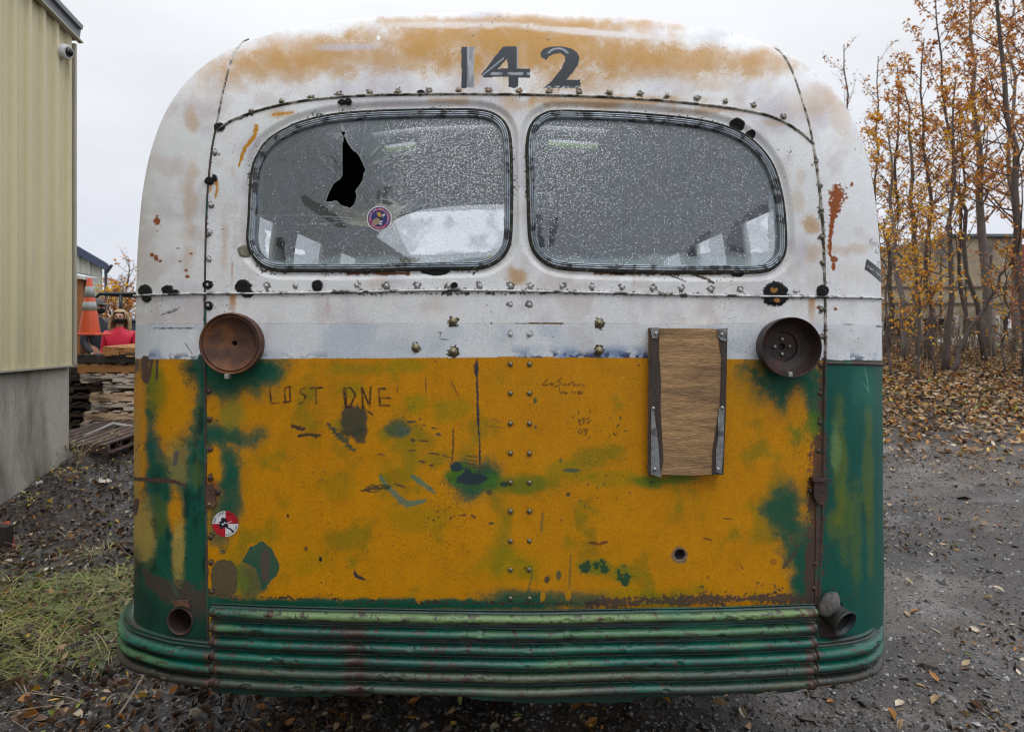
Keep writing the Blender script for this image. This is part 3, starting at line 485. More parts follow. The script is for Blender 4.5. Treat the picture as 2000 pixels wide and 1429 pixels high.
# ---------------------------------------------------------------- the bus
BUS = empty('bus', (0, 2.0, 0), 0, 'weathered old bus, white over yellow and green, with 142 above its rear windows', 'bus')
BINV = Matrix.Translation((0, -2.0, 0))
def part(o):
    o.parent = BUS; o.matrix_parent_inverse = BINV; return o
def sub(o, p):
    o.parent = p; return o
NU, NVU, NVL = 1320, 730, 236
u = np.linspace(-1, 1, NU + 1); v = np.concatenate([-np.linspace(1, 0, NVL + 1)[:-1], np.linspace(0, 1, NVU + 1)])
Ug, Vg = np.meshgrid(u, v); Vp = np.maximum(Vg, 0)
m_ = np.maximum(np.abs(Ug), Vp); n_ = (np.abs(Ug) ** PN + Vp ** PN) ** (1 / PN); s_ = m_ / np.where(n_ == 0, 1, n_)
a_ = Ug * s_; b_ = Vp * s_
ph = np.arctan2(b_, np.abs(a_) + 1e-9) / (np.pi / 2); wq = ph * ph * (3 - 2 * ph); g0 = G0S + (G0T - G0S) * wq; DD = DS + (DT - DS) * wq
# spacing: an even step on the face, an even angle round the corner
q0 = g0 * .86; gg = np.where(m_ < q0, m_ / q0 * g0, g0 + (1 - g0) * np.sin(np.pi / 2 * np.clip((m_ - q0) / (1 - q0), 0, 1)))
k_ = np.where(m_ > 0, gg / np.where(m_ > 0, m_, 1), 1); a_ = a_ * k_; b_ = b_ * k_
GX = XC + a_ * np.where(a_ < 0, HWL, HWR)
GZ = np.where(Vg < 0, Z0 + Vg * (Z0 - ZB), Z0 + b_ * ((ZT - Z0) + KT * GX - QT * a_ * a_))
tt = np.clip((gg - g0) / (1 - g0), 0, 1); GY = Y0 + BOW * a_ * a_ + DD * (1 - np.sqrt(np.maximum(0, 1 - tt * tt)))
PXg = (CX + F * GX / GY).ravel(); PYg = (HY - F * (GZ - EYE) / GY).ravel()
colr, rgh, dsp = paint(PXg, PYg)
P3 = np.stack([GX, GY, GZ], -1)
du = np.gradient(P3, axis=1); dv = np.gradient(P3, axis=0); nn = np.cross(du, dv); nn /= np.linalg.norm(nn, axis=-1, keepdims=True) + 1e-12
OUT = P3 + nn * dsp.reshape(GX.shape)[..., None]
OUT = OUT.reshape(-1, 3)
nc = NU + 1; ii, jj = np.meshgrid(np.arange(len(v) - 1), np.arange(NU), indexing='ij'); q = (ii * nc + jj).ravel(); FQ = np.stack([q, q + 1, q + nc + 1, q + nc], 1)
cpx = PXg[FQ].mean(1); cpy = PYg[FQ].mean(1)
sl = np.interp(cpy, [p[1] for p in SEAM_L], [p[0] for p in SEAM_L]); sr = np.interp(cpy, [p[1] for p in SEAM_R], [p[0] for p in SEAM_R])
ar = np.interp(cpx, [p[0] for p in ARCH], [p[1] for p in ARCH]); be = np.interp(cpx, [p[0] for p in BELT], [p[1] for p in BELT])
wL = cat(WIN_L, 5, True); holes = np.zeros(len(FQ), bool)
for W in (WL, WR):
    c0 = W.mean(0); Wo = W + (W - c0) / np.linalg.norm(W - c0, axis=1, keepdims=True) * 8; holes |= inpoly(cpx, cpy, Wo)
for (hx, hy, hr) in ((352, 1212, 24), (1628, 1190, 20), (1536, 678, 48), (452, 671, 30)): holes |= np.hypot(cpx - hx, cpy - hy) < hr
reg = np.where(cpx < sl, 0, np.where(cpx > sr, 1, np.where(cpy < ar, 2, np.where(cpy < be, 3, 4))))
# the far roof beyond the seam ends belongs to the roof cap
reg = np.where((cpy < 84) & (reg < 2) & (cpx > 488) & (cpx < 1507), 2, reg)
for r_, nm, lb in ((0, 'corner_panel', 'green and yellow corner panel'), (1, 'corner_panel', 'green corner panel with olive streaks'), (2, 'roof_cap', 'roof cap worn to orange with the number 142'), (3, 'window_panel', None), (4, 'rear_panel', 'yellow lower panel scratched LOST ONE')):
    f_ = FQ[(reg == r_) & ~holes]; us, inv = np.unique(f_, return_inverse=True)
    o = mk(nm, OUT[us], inv.reshape(-1, 4), m_paint, None, True); set_paint(o, colr[us])
    ra = o.data.attributes.new('rough', 'FLOAT', 'POINT'); ra.data.foreach_set('value', rgh[us]); part(o)
    if lb: o['label'] = lb

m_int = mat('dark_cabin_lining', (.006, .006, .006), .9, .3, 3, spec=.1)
m_side = mat('faded_side_paint', (.60, .62, .64), .5, .06, 3, col2=(.50, .48, .46), c2scale=2, spec=.22)
m_sideg = mat('faded_green_paint', (.014, .12, .08), .5, .3, 3, col2=(.25, .2, .02), c2scale=1.5)
m_rust = mat('rusty_iron', (.085, .038, .026), .75, .4, 30, bump=.4, bscale=120, col2=(.16, .065, .025), c2scale=14, fine=.25)
m_rustd = mat('dark_rusted_steel', (.035, .022, .020), .55, .4, 30, bump=.3, bscale=150, col2=(.07, .03, .02), c2scale=20, fine=.2)
m_steel = mat('dull_steel', (.34, .34, .33), .4, .3, 40, metal=.7, bump=.1)
m_alu = mat('tarnished_bead', (.33, .37, .41), .32, .35, 40, metal=.75, bump=.1, col2=(.09, .09, .10), c2scale=30, c2lo=.52, c2hi=.6)
m_black = mat('black_rubber', (.014, .015, .017), .6, .3, 30, bump=.2)  # tyre rubber, also the painted shade in pipe mouth and crawl space
m_lichen = mat('lichened_rubber', (.022, .024, .018), .85, .5, 60, bump=.5, bscale=200, col2=(.14, .14, .08), c2scale=70, c2lo=.56, c2hi=.64)
# side and roof skin running forward, real thickness; window openings along both sides, an open hatch in the roof
edge = np.concatenate([np.stack([GX[:NVL, 0], GY[:NVL, 0], GZ[:NVL, 0]], 1)[::2], P3[NVL:, 0][::2], P3[-1, 1:-1][::2], P3[NVL:, -1][::-1][::2], np.stack([GX[:NVL, -1], GY[:NVL, -1], GZ[:NVL, -1]], 1)[::-1][::2]])
ys = np.concatenate([[0], np.arange(2.46, 10.05, .08)]); ne = len(edge); rows = [edge] + [np.stack([edge[:, 0], np.full(ne, y), edge[:, 2]], 1) for y in ys[1:]]
V_ = np.concatenate(rows); i_, j_ = np.meshgrid(np.arange(len(ys) - 1), np.arange(ne - 1), indexing='ij'); q = (i_ * ne + j_).ravel(); f_ = np.stack([q, q + ne, q + ne + 1, q + 1], 1)
cm = V_[f_].mean(1); cut = np.zeros(len(f_), bool)
for y0 in (2.85, 3.75, 4.7, 5.65, 6.6, 7.55, 8.5): cut |= (cm[:, 2] > 1.88) & (cm[:, 2] < 2.15) & (cm[:, 1] > y0) & (cm[:, 1] < y0 + .62)
cut |= (cm[:, 2] > 2.2) & (cm[:, 1] > 5.5) & (cm[:, 1] < 9.8) & (cm[:, 0] > -1.14) & (cm[:, 0] < -.06)
cut |= (cm[:, 2] > 2.3) & (cm[:, 1] > 3.34) & (cm[:, 1] < 3.50) & (cm[:, 0] > -.72) & (cm[:, 0] < .48) & (np.abs(cm[:, 0]) > .08)
cut |= (cm[:, 2] > 2.3) & (cm[:, 1] > 3.60) & (cm[:, 1] < 3.80) & (((cm[:, 0] > -.70) & (cm[:, 0] < -.52)) | ((cm[:, 0] > .2) & (cm[:, 0] < .48)))
f_ = f_[~cut]; mi = (V_[f_].mean(1)[:, 2] < 1.5).astype(int)
o = mk('body_shell', V_, f_, None, None, True, [m_side, m_sideg, m_int], mi); part(o)
Vi = V_.copy(); Vi[:, 0] *= .962; Vi[:, 2] = np.where(V_[:, 2] > 1.2, 1.2 + (V_[:, 2] - 1.2) * .967, V_[:, 2]); Vi[:, 1] += .01
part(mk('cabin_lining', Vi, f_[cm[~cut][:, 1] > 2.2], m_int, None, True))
sm = o.modifiers.new('thickness', 'SOLIDIFY'); sm.thickness = .035; sm.offset = 1; sm.use_rim = True; sm.material_offset = 2; sm.material_offset_rim = 0
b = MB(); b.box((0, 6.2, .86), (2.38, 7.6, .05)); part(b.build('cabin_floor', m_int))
b = MB(); b.box((0, 10.02, 1.25), (2.42, .05, 1.3)); b.box((0, 10.02, 2.46), (2.0, .05, .2))
for x in (-1.1, 0, 1.1): b.box((x, 10.02, 2.1), (.1, .05, .6))
part(b.build('front_wall', m_side))
b = MB(); b.box((0, 6.2, .48), (.9, 7.2, .14)); 
for y in (2.6, 4.2, 6.5, 8.6): b.box((0, y, .56), (2.2, .1, .09))
part(b.build('chassis', m_rustd))
m_green = bpy.data.materials.new('green_sheeting'); m_green.use_nodes = True; t = m_green.node_tree; t.nodes.clear(); o_ = N(t, 'ShaderNodeOutputMaterial'); tr = N(t, 'ShaderNodeBsdfTranslucent'); tr.inputs[0].default_value = (.80, .95, .36, 1)
tp = N(t, 'ShaderNodeBsdfTransparent'); tp.inputs[0].default_value = (.78, .95, .48, 1); ms = N(t, 'ShaderNodeMixShader'); ms.inputs[0].default_value = .9; t.links.new(tr.outputs[0], ms.inputs[1]); t.links.new(tp.outputs[0], ms.inputs[2]); t.links.new(ms.outputs[0], o_.inputs[0])
b = MB(); b.box((-.61, 3.70, 2.655), (.26, .26, .004)); part(b.build('roof_hatch', m_green)); b = MB(); b.box((.34, 3.70, 2.655), (.36, .26, .004)); part(b.build('roof_hatch', m_green))
# wheels (at rest, far under the body)
def wheel(x, y):
    b = MB(); M = axes((x, y, .47), (1 if x > 0 else -1, 0, 0)); b.lathe([(.28, -.12), (.44, -.13), (.47, -.09), (.47, .09), (.44, .13), (.28, .12)], M, 40)
    t_ = part(b.build('wheel', m_black, None, True)); b = MB(); b.lathe([(.28, -.11), (.27, .09), (.18, .05), (.10, .09), (.0, .09)], M, 32); b.build('rim', m_rust, t_, True).matrix_parent_inverse = Matrix()
for x in (-.98, .98):
    wheel(x, 4.3); wheel(x, 8.9)

# mouldings along the seams, the arch and the belt
m_mold = mat('dirty_moulding', (.50, .48, .44), .4, .35, 40, bump=.3, bscale=120, col2=(.045, .035, .018), c2scale=34, c2lo=.40, c2hi=.56)
m_moldr = mat('rusted_moulding', (.06, .035, .028), .7, .4, 40, bump=.4, bscale=120, col2=(.02, .07, .045), c2scale=12, c2lo=.5, c2hi=.58)
m_moldw = mat('white_moulding', (.55, .55, .55), .4, .3, 40, bump=.25, bscale=120, col2=(.03, .028, .02), c2scale=26, c2lo=.5, c2hi=.6)
def moulding(path, w_, h_, m, lab=None, n=5):
    V, Fc = strip(cat(path, n), [(-w_, 0), (-w_ * .7, h_ * .7), (-w_ * .2, h_), (w_ * .3, h_ * .95), (w_ * .75, h_ * .6), (w_, 0)]); o = part(mk('moulding', V, Fc, m, None, True)); return o
moulding(SEAM_L[:6], 1.6, .004, m_mold); moulding(SEAM_L[5:10], 1.8, .004, m_moldr); moulding(SEAM_L[9:], 2.4, .006, m_moldr)
moulding(SEAM_R[:6], 1.8, .004, m_mold); moulding(SEAM_R[5:10], 2.6, .005, m_mold); moulding(SEAM_R[9:], 3.2, .007, m_moldr)
moulding(ARCH, 2.3, .006, m_mold); moulding(BELT, 2.8, .008, m_moldw)
moulding([(1612, 709), (1680, 710), (1724, 712)], 3.5, .005, m_moldr)
# rivets and bolts
def onskin(px, py, h=0):
    p, n = Sn(px, py); return axes(p + n * h, n)
b = MB(); b.lathe([(.0070, -.001), (.0070, .001), (.0060, .003), (.0035, .0047), (.0001, .0052)], None, 10)
rv = None
m_riv = mat('painted_rivet', (.40, .40, .40), .45, .4, 200, metal=.2); m_rivd = mat('rusty_rivet', (.07, .045, .035), .6, .5, 200, metal=.2); m_rivo = mat('oxidised_rivet', (.16, .15, .10), .35, .5, 200, metal=.5)
for grp, m in ((RIV_TOP, m_rivo), (RIV_BELT, m_riv), (RIV_L[:7], m_riv), (RIV_L[7:], m_rivd), (RIV_R[:8], m_rivo), (RIV_R[8:], m_rivd), (RIV_C[:4], m_riv), (RIV_C[4:], m_rivo)):
    bb = MB(); bb.v = list(b.v); bb.f = list(b.f); first = None
    for x, y in grp:
        if first is None: first = o = bb.build('rivet', m, None, True)
        else: o = first.copy(); C.objects.link(o)
        o.matrix_world = onskin(x, y); M = o.matrix_world.copy(); o.parent = BUS; o.matrix_parent_inverse = BINV; o.matrix_basis = M
b = MB(); b.lathe([(.0125, -.001), (.0125, .002), (.0095, .0025)], None, 14); b.lathe([(.0095, .002), (.009, .006), (.006, .0085), (.0001, .009)], None, 14); b.box((0, 0, .0092), (.011, .002, .002)); b.box((0, 0, .0093), (.002, .011, .002))
m_brass = mat('tarnished_brass', (.22, .19, .12), .35, .5, 100, metal=.7)
first = None
for x, y in BOLTS:
    if first is None: first = o = b.build('bolt', m_brass, None, True)
    else: o = first.copy(); C.objects.link(o)
    o.parent = BUS; o.matrix_parent_inverse = BINV; o.matrix_basis = onskin(x, y)

# windows: rubber, bright bead, pane
def inset_path(W): return W
def skinmat_mesh(name, V, Fc, m, parent=None, smooth=True):
    o = mk(name, V, Fc, m, None, smooth)
    if parent is None: part(o)
    else: o.parent = parent; o.matrix_parent_inverse = Matrix()
    return o
TAPE = [(.07, .08, .075)]
pane_m = bpy.data.materials.new('misted_glass'); pane_m.use_nodes = True; t = pane_m.node_tree; t.nodes.clear()
o_ = N(t, 'ShaderNodeOutputMaterial'); pr_ = N(t, 'ShaderNodeBsdfPrincipled'); tp = N(t, 'ShaderNodeBsdfTransparent'); tp.inputs[0].default_value = (.9, .93, .95, 1); gl = N(t, 'ShaderNodeBsdfGlossy'); gl.inputs['Roughness'].default_value = .12; gl.inputs[0].default_value = (.7, .75, .8, 1)
at = N(t, 'ShaderNodeAttribute', attribute_name='paint'); op = N(t, 'ShaderNodeAttribute', attribute_name='film'); dr = N(t, 'ShaderNodeAttribute', attribute_name='drops')
tc = N(t, 'ShaderNodeTexCoord'); mp = N(t, 'ShaderNodeMapping'); mp.inputs['Scale'].default_value = (1, .2, 1.25); t.links.new(tc.outputs['Object'], mp.inputs[0])
vo = N(t, 'ShaderNodeTexVoronoi', feature='F1'); vo.inputs['Scale'].default_value = 235; vo.inputs['Randomness'].default_value = 1; t.links.new(mp.outputs[0], vo.inputs['Vector'])
sx = N(t, 'ShaderNodeSeparateXYZ'); t.links.new(vo.outputs['Color'], sx.inputs[0])
lt = N(t, 'ShaderNodeMath', operation='LESS_THAN'); t.links.new(sx.outputs[0], lt.inputs[0]); t.links.new(dr.outputs['Fac'], lt.inputs[1])
rd = N(t, 'ShaderNodeMapRange'); rd.inputs[1].default_value = .46; rd.inputs[2].default_value = .24; t.links.new(vo.outputs['Distance'], rd.inputs[0])
mu = N(t, 'ShaderNodeMath', operation='MULTIPLY'); t.links.new(lt.outputs[0], mu.inputs[0]); t.links.new(rd.outputs[0], mu.inputs[1])
v2 = N(t, 'ShaderNodeTexVoronoi', feature='F1'); v2.inputs['Scale'].default_value = 260; t.links.new(mp.outputs[0], v2.inputs['Vector'])
rd2 = N(t, 'ShaderNodeMapRange'); rd2.inputs[1].default_value = .36; rd2.inputs[2].default_value = .22; t.links.new(v2.outputs['Distance'], rd2.inputs[0])
mc = N(t, 'ShaderNodeMix', data_type='RGBA'); t.links.new(mu.outputs[0], mc.inputs[0]); t.links.new(at.outputs['Color'], mc.inputs[6]); mc.inputs[7].default_value = (.95, .97, 1, 1)  # drops coloured white: the bright sky they refract is painted in
n4 = N(t, 'ShaderNodeTexNoise'); n4.inputs['Scale'].default_value = 330; n4.inputs['Detail'].default_value = 3; t.links.new(mp.outputs[0], n4.inputs['Vector']); r4 = N(t, 'ShaderNodeMapRange'); r4.inputs[1].default_value = .35; r4.inputs[2].default_value = .68; r4.inputs[3].default_value = .68; r4.inputs[4].default_value = 1.4; t.links.new(n4.outputs['Fac'], r4.inputs[0]); sc4 = N(t, 'ShaderNodeVectorMath', operation='SCALE'); t.links.new(mc.outputs[2], sc4.inputs[0]); t.links.new(r4.outputs[0], sc4.inputs['Scale']); t.links.new(sc4.outputs[0], pr_.inputs['Base Color']); pr_.inputs['Roughness'].default_value = .25
ad = N(t, 'ShaderNodeMath', operation='MAXIMUM'); t.links.new(op.outputs['Fac'], ad.inputs[0]); t.links.new(mu.outputs[0], ad.inputs[1])
m3 = N(t, 'ShaderNodeMath', operation='MULTIPLY_ADD'); m3.inputs[1].default_value = .35; t.links.new(rd2.outputs[0], m3.inputs[0]); t.links.new(ad.outputs[0], m3.inputs[2]); m3.use_clamp = True
ms = N(t, 'ShaderNodeMixShader'); t.links.new(m3.outputs[0], ms.inputs[0]); t.links.new(tp.outputs[0], ms.inputs[1]); t.links.new(pr_.outputs[0], ms.inputs[2])
fr = N(t, 'ShaderNodeFresnel'); fr.inputs[0].default_value = 1.45; ms2 = N(t, 'ShaderNodeMixShader'); t.links.new(fr.outputs[0], ms2.inputs[0]); t.links.new(ms.outputs[0], ms2.inputs[1]); t.links.new(gl.outputs[0], ms2.inputs[2]); t.links.new(ms2.outputs[0], o_.inputs[0])
def window(W, left):
    fr_, ff = strip(W, [(6, -.020), (6, .004), (3.5, .010), (1, .0115), (-2, .010), (-4, .005), (-4, -.012)], True)
    # the strip offset is signed by the drawing direction: make it point outward
    area = np.sum(W[:, 0] * np.roll(W[:, 1], -1) - np.roll(W[:, 0], -1) * W[:, 1]); sg = -1 if area > 0 else 1
    def st(prof): return strip(W, [(sg * d, h) for d, h in prof], True)
    V, Fc = st([(17, -.012), (16, -.004), (14, .000), (12, .000), (10.5, -.002), (10, -.008)]); rub = skinmat_mesh('window_seal', V, Fc, m_lichen)
    V, Fc = st([(11.5, -.012), (10.8, -.001), (9.2, .002), (7.6, .000), (7.1, -.004), (6.6, -.001), (5.2, .0025), (3.8, .001), (3.4, -.004), (3.0, -.002), (1.8, .001), (.4, -.001), (-.6, -.012), (-.8, -.03)]); bead = skinmat_mesh('window_frame', V, Fc, m_alu)
    x0, x1, y0, y1 = W[:, 0].min() - 4, W[:, 0].max() + 4, W[:, 1].min() - 4, W[:, 1].max() + 4
    gx = np.arange(x0, x1, 1.7); gy = np.arange(y0, y1, 1.7); X, Y = np.meshgrid(gx, gy); P = S(X.ravel(), Y.ravel(), -.013); X = X.ravel(); Y = Y.ravel(); nc = len(gx)
    a, b_ = np.meshgrid(np.arange(len(gy) - 1), np.arange(nc - 1), indexing='ij'); q = (a * nc + b_).ravel(); fq = np.stack([q, q + nc, q + nc + 1, q + 1], 1); cx = X[fq].mean(1); cy = Y[fq].mean(1)
    Wo = W + (W - W.mean(0)) / np.linalg.norm(W - W.mean(0), axis=1, keepdims=True) * 3.5; keep = inpoly(cx, cy, Wo)
    if left: keep &= ~inpoly(cx, cy, HOLE); keep &= np.hypot(cx - 668, cy - 257) > 3.6
    n8 = fbm(X, Y, 9, 2, 3); n30 = fbm(X, Y, 34, 4, 3); n3 = fbm(X, Y, 4, 6, 2)
    col = np.tile(np.array([.21, .24, .28], np.float32), (len(X), 1)); film = np.full(len(X), .66, np.float32) + (n30 - .5) * .12; drops = np.zeros(len(X), np.float32)
    def lay(m, C_, al, f=None):
        m = np.asarray(m, float) * al; col[:] = col * (1 - m[:, None]) + np.array(C_) * m[:, None]
        if f is not None: film[:] = film * (1 - m) + f * m
    lay(sst(.42, .62, n30), (.17, .185, .175), .4)
    dW, _ = segdist(X, Y, W[::2], True); lay(sst(14, 3, dW + (n30 - .5) * 8), (.30, .36, .38), .6, .6)
    ybot = 515; lay(sst(496, 508, Y + (n30 - .5) * 14), (.30, .38, .40), .8, .75)
    if left:
        drops = .70 * sst(735, 800, X) * sst(490, 350, Y) * (.5 + n30) + .14
        drops = np.maximum(drops, .16 * sst(400, 440, Y)); drops *= sst(720, 760, X + (Y - 300) * .1) * .8 + .2 * (Y > 400) + .08
        clear = inpoly(X + (n8 - .5) * 8, Y + (n8 - .5) * 6, [(768, 428), (790, 415), (830, 411), (985, 408), (985, 480), (950, 490), (860, 497), (800, 497), (785, 470)]) | inpoly(X + (n8 - .5) * 8, Y + (n8 - .5) * 6, [(514, 448), (524, 450), (530, 462), (552, 464), (554, 512), (518, 505)]) | inpoly(X + (n8 - .5) * 8, Y, [(572, 484), (590, 488), (590, 497), (574, 495)])
        for poly, C_, al in [([(673, 436), (700, 420), (745, 392), (760, 385), (788, 402), (765, 440), (735, 445)], (.36, .39, .33), .85), ([(584, 380), (592, 378), (612, 392), (640, 405), (668, 430), (674, 444), (655, 442), (630, 425), (600, 405), (588, 395)], (.04, .05, .055), .9), ([(733, 372), (752, 360), (764, 364), (748, 385), (766, 395), (758, 402), (738, 392), (733, 384)], (.045, .055, .06), .9),
                             ([(650, 320), (668, 315), (667, 346), (650, 350)], (.10, .12, .14), .8), ([(642, 303), (648, 302), (658, 315), (654, 319)], (.05, .06, .07), .9), ([(740, 227), (760, 227), (757, 320), (700, 300), (715, 260)], (.17, .22, .21), .5), ([(632, 395), (680, 405), (735, 410), (730, 430), (690, 432), (640, 412)], (.20, .21, .20), .8), ([(778, 503), (800, 499), (820, 505), (812, 512), (780, 511)], (.13, .13, .10), 1), ([(946, 500), (957, 496), (964, 500), (955, 505)], (.30, .30, .16), .9)]:
            lay(inpoly(X + (n8 - .5) * 2.5 + (n3 - .5) * 2, Y + (n8 - .5) * 2.5, poly), C_, al, .85)
        rs = np.random.default_rng(4)
        for k in range(46):
            a0 = rs.uniform(0, 2 * math.pi); L0 = rs.uniform(15, 50); L1 = L0 + rs.uniform(40, 260); c0 = (740, 425) if k % 2 else (700, 330)
            p0 = (c0[0] + math.cos(a0) * L0, c0[1] + math.sin(a0) * L0 * .7); p1 = (c0[0] + math.cos(a0 + .05) * L1, c0[1] + math.sin(a0 + .05) * L1 * .7); pm = ((p0[0] + p1[0]) / 2 + rs.normal() * 3, (p0[1] + p1[1]) / 2 + rs.normal() * 3)
            d, _ = segdist(X, Y, [p0, pm, p1]); dark = (k % 3 == 0); lay(sst(1.4, .4, d) * sst(.36, .56, n8), (.05, .06, .065) if dark else (.42, .46, .47), .6, .82)
        for k in range(14):
            a0 = rs.uniform(0, 2 * math.pi); d, _ = segdist(X, Y, [(668, 257), (668 + math.cos(a0) * rs.uniform(12, 34), 257 + math.sin(a0) * rs.uniform(10, 24))]); lay(sst(1.2, .4, d), (.45, .48, .48), .6, .8)
        d, _ = segdist(X, Y, HOLE, True); lay(sst(3, 1, d), (.26, .30, .28), .6, .85)
    else:
        drops = .66 * sst(1360, 1080, X + (Y - 230) * .3) * sst(500, 320, Y) * (.5 + n30) + .14
        clear = inpoly(X + (n8 - .5) * 8, Y + (n8 - .5) * 6, [(1340, 500), (1352, 476), (1376, 455), (1389, 446), (1390, 492), (1360, 497)]) | (inpoly(X + (n8 - .5) * 10, Y + (n8 - .5) * 6, [(1420, 480), (1436, 436), (1470, 410), (1502, 395), (1505, 492), (1430, 492)])) | inpoly(X + (n8 - .5) * 5, Y, [(1073, 424), (1091, 422), (1090, 445), (1080, 480), (1074, 480)]) | inpoly(X + (n8 - .5) * 6, Y, [(1048, 418), (1062, 418), (1060, 462), (1066, 482), (1055, 482), (1050, 455)])
        lay(inpoly(X, Y, [(1505, 372), (1516, 370), (1520, 424), (1506, 424)]), (.30, .36, .40), .8, .8); lay(inpoly(X, Y, [(1432, 258), (1448, 268), (1440, 271), (1434, 266)]), (.35, .42, .42), .9, .8)
        lay(sst(1.1, .7, np.hypot((X - 1285) / 30, (Y - 510) / 16) + (n8 - .5) * .4), (.33, .38, .42), .6, .8); lay(sst(1.1, .8, np.hypot((X - 1388) / 18, (Y - 507) / 11) + (n8 - .5) * .3), (.30, .37, .39), .6, .8)
    film[:] = np.where(clear, .10 + .35 * sst(.45, .65, n30), film)
    col *= (.9 + .2 * n3)[:, None]
    fq = fq[keep]; us, inv = np.unique(fq, return_inverse=True)
    o = mk('pane', P[us], inv.reshape(-1, 4), pane_m, None, True); set_paint(o, col[us]); o.parent = bead
    for nm_, ar_ in (('film', film), ('drops', drops)):
        ra = o.data.attributes.new(nm_, 'FLOAT', 'POINT'); ra.data.foreach_set('value', np.ascontiguousarray(ar_[us], dtype=np.float32))
    return bead
window(WL, True)['label'] = 'bead round the broken taped window'; window(WR, False)

# ---------------------------------------------------------------- bumper skirt of pressed ridges
RZ = [.781, .737, .695, .656, .618, .579]
def bulge(z, ks=range(6)):
    r = np.zeros_like(z)
    for k in ks: r = np.maximum(r, .024 * np.clip(1 - ((z - RZ[k]) / .0155) ** 2, 0, 1) ** .55)
    for k in ks: r = np.maximum(r, .006 * np.clip(1 - np.abs(z - RZ[k] - .0215) / .0022, 0, 1))
    return r
def ribbed(name, plan, rows_z, botfn, ks, seed, label=None, amp=None):
    P = cat(plan, 10); sg = np.concatenate([[0], np.cumsum(np.linalg.norm(np.diff(P, axis=0), axis=1))]); n = int(sg[-1] / .0030)
    s = np.linspace(0, sg[-1], n); X = np.interp(s, sg, P[:, 0]); Y = np.interp(s, sg, P[:, 1])
    T = np.stack([np.gradient(X), np.gradient(Y)], 1); T /= np.linalg.norm(T, axis=1, keepdims=True); Nn = np.stack([T[:, 1], -T[:, 0]], 1)
    zt, zb = rows_z; m = 96; r = np.linspace(0, 1, m); bot = botfn(X, Y); Zg = zt + (bot[:, None] - zt) * r[None, :]
    wob = (fbm(s * 100, np.zeros(n) + seed, 30, 3, 2) - .5) * .008
    Zw = Zg + wob[:, None] * (.5 + r[None, :])
    ends = np.clip(np.minimum(s - 0, sg[-1] - s) / .02, 0, 1) if amp is None else amp(X)
    ends = ends if seed == 1 else np.clip((sg[-1] - s) / .02 if seed == 3 else (s) / .02, 0, 1); ends = np.maximum(ends, .45 if seed == 1 else 0); B = bulge(Zg, ks) * (np.sqrt(ends)[:, None])
    dent = -.012 * np.exp(-((X - (-.44)) / .035) ** 2)[:, None] * (Zg < .72) - .006 * np.exp(-((X - .42) / .05) ** 2)[:, None] * (Zg > .6)
    B = B * (1 + (fbm(s[:, None] * 100 + 0 * Zg, Zg * 100 + seed * 9, 7, 6, 3) - .5) * .14) + .4 * dent * (B > .003) - .004 * sst(.70, .80, fbm(s[:, None] * 100 + 0 * Zg, Zg * 160 + seed * 5, 4, 2, 2)) * (B > .008)
    if zt < .75: B[:, 0] = -.055; B[:, 1] = -.02; Zw[:, :2] = Zw[:, 2:3]       # top ledge runs in to the body
    V = np.stack([X[:, None] + Nn[:, :1] * B, Y[:, None] + Nn[:, 1:] * B, Zw], -1).reshape(-1, 3)
    a, b = np.meshgrid(np.arange(n - 1), np.arange(m - 1), indexing='ij'); q = (a * m + b).ravel(); Fc = np.stack([q, q + 1, q + m + 1, q + m], 1)
    sx = np.repeat(s * 660, m) + seed * 500; sz = Zg.ravel() * 660; nS = fbm(sx * .25, sz * 2.2, 12, 2, 3); n8 = fbm(sx, sz, 12, 3, 3); n60 = fbm(sx * .5, sz * 2, 70, 4, 3); n3 = fbm(sx, sz, 4, 5, 2)
    z = Zg.ravel(); Bf = B.ravel(); xs = np.repeat(X, m); col = np.tile(np.array([.003, .095, .064], np.float32), (len(z), 1))
    def lay(C_, al): col[:] = col * (1 - al[:, None]) + np.array(C_) * al[:, None]
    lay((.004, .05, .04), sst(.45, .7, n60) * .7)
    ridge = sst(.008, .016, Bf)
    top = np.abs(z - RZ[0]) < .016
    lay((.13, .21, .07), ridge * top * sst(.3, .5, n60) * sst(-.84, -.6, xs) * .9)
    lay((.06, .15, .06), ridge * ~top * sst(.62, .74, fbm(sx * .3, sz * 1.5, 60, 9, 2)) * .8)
    for k, rz in enumerate(RZ):                  # rust and painted shade darken the under flank of every ridge
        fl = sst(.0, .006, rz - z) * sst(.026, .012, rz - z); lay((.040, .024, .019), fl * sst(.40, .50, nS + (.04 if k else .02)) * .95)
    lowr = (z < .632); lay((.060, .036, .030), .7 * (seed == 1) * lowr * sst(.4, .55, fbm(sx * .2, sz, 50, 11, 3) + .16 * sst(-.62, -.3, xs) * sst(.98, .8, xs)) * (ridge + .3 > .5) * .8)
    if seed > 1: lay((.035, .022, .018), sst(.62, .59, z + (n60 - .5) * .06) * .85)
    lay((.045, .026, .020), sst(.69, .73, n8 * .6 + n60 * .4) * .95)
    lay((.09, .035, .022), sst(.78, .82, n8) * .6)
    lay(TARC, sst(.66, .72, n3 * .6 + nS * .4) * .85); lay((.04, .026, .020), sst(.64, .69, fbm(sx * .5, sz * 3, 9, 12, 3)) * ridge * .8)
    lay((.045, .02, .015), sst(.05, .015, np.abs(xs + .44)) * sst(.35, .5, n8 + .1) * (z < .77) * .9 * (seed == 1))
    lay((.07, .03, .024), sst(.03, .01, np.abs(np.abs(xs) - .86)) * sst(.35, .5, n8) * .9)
    lay((.007, .022, .017), (1 - ridge) * .75 * sst(.25, .5, n60))  # shade in the valleys between ridges, painted into the colour
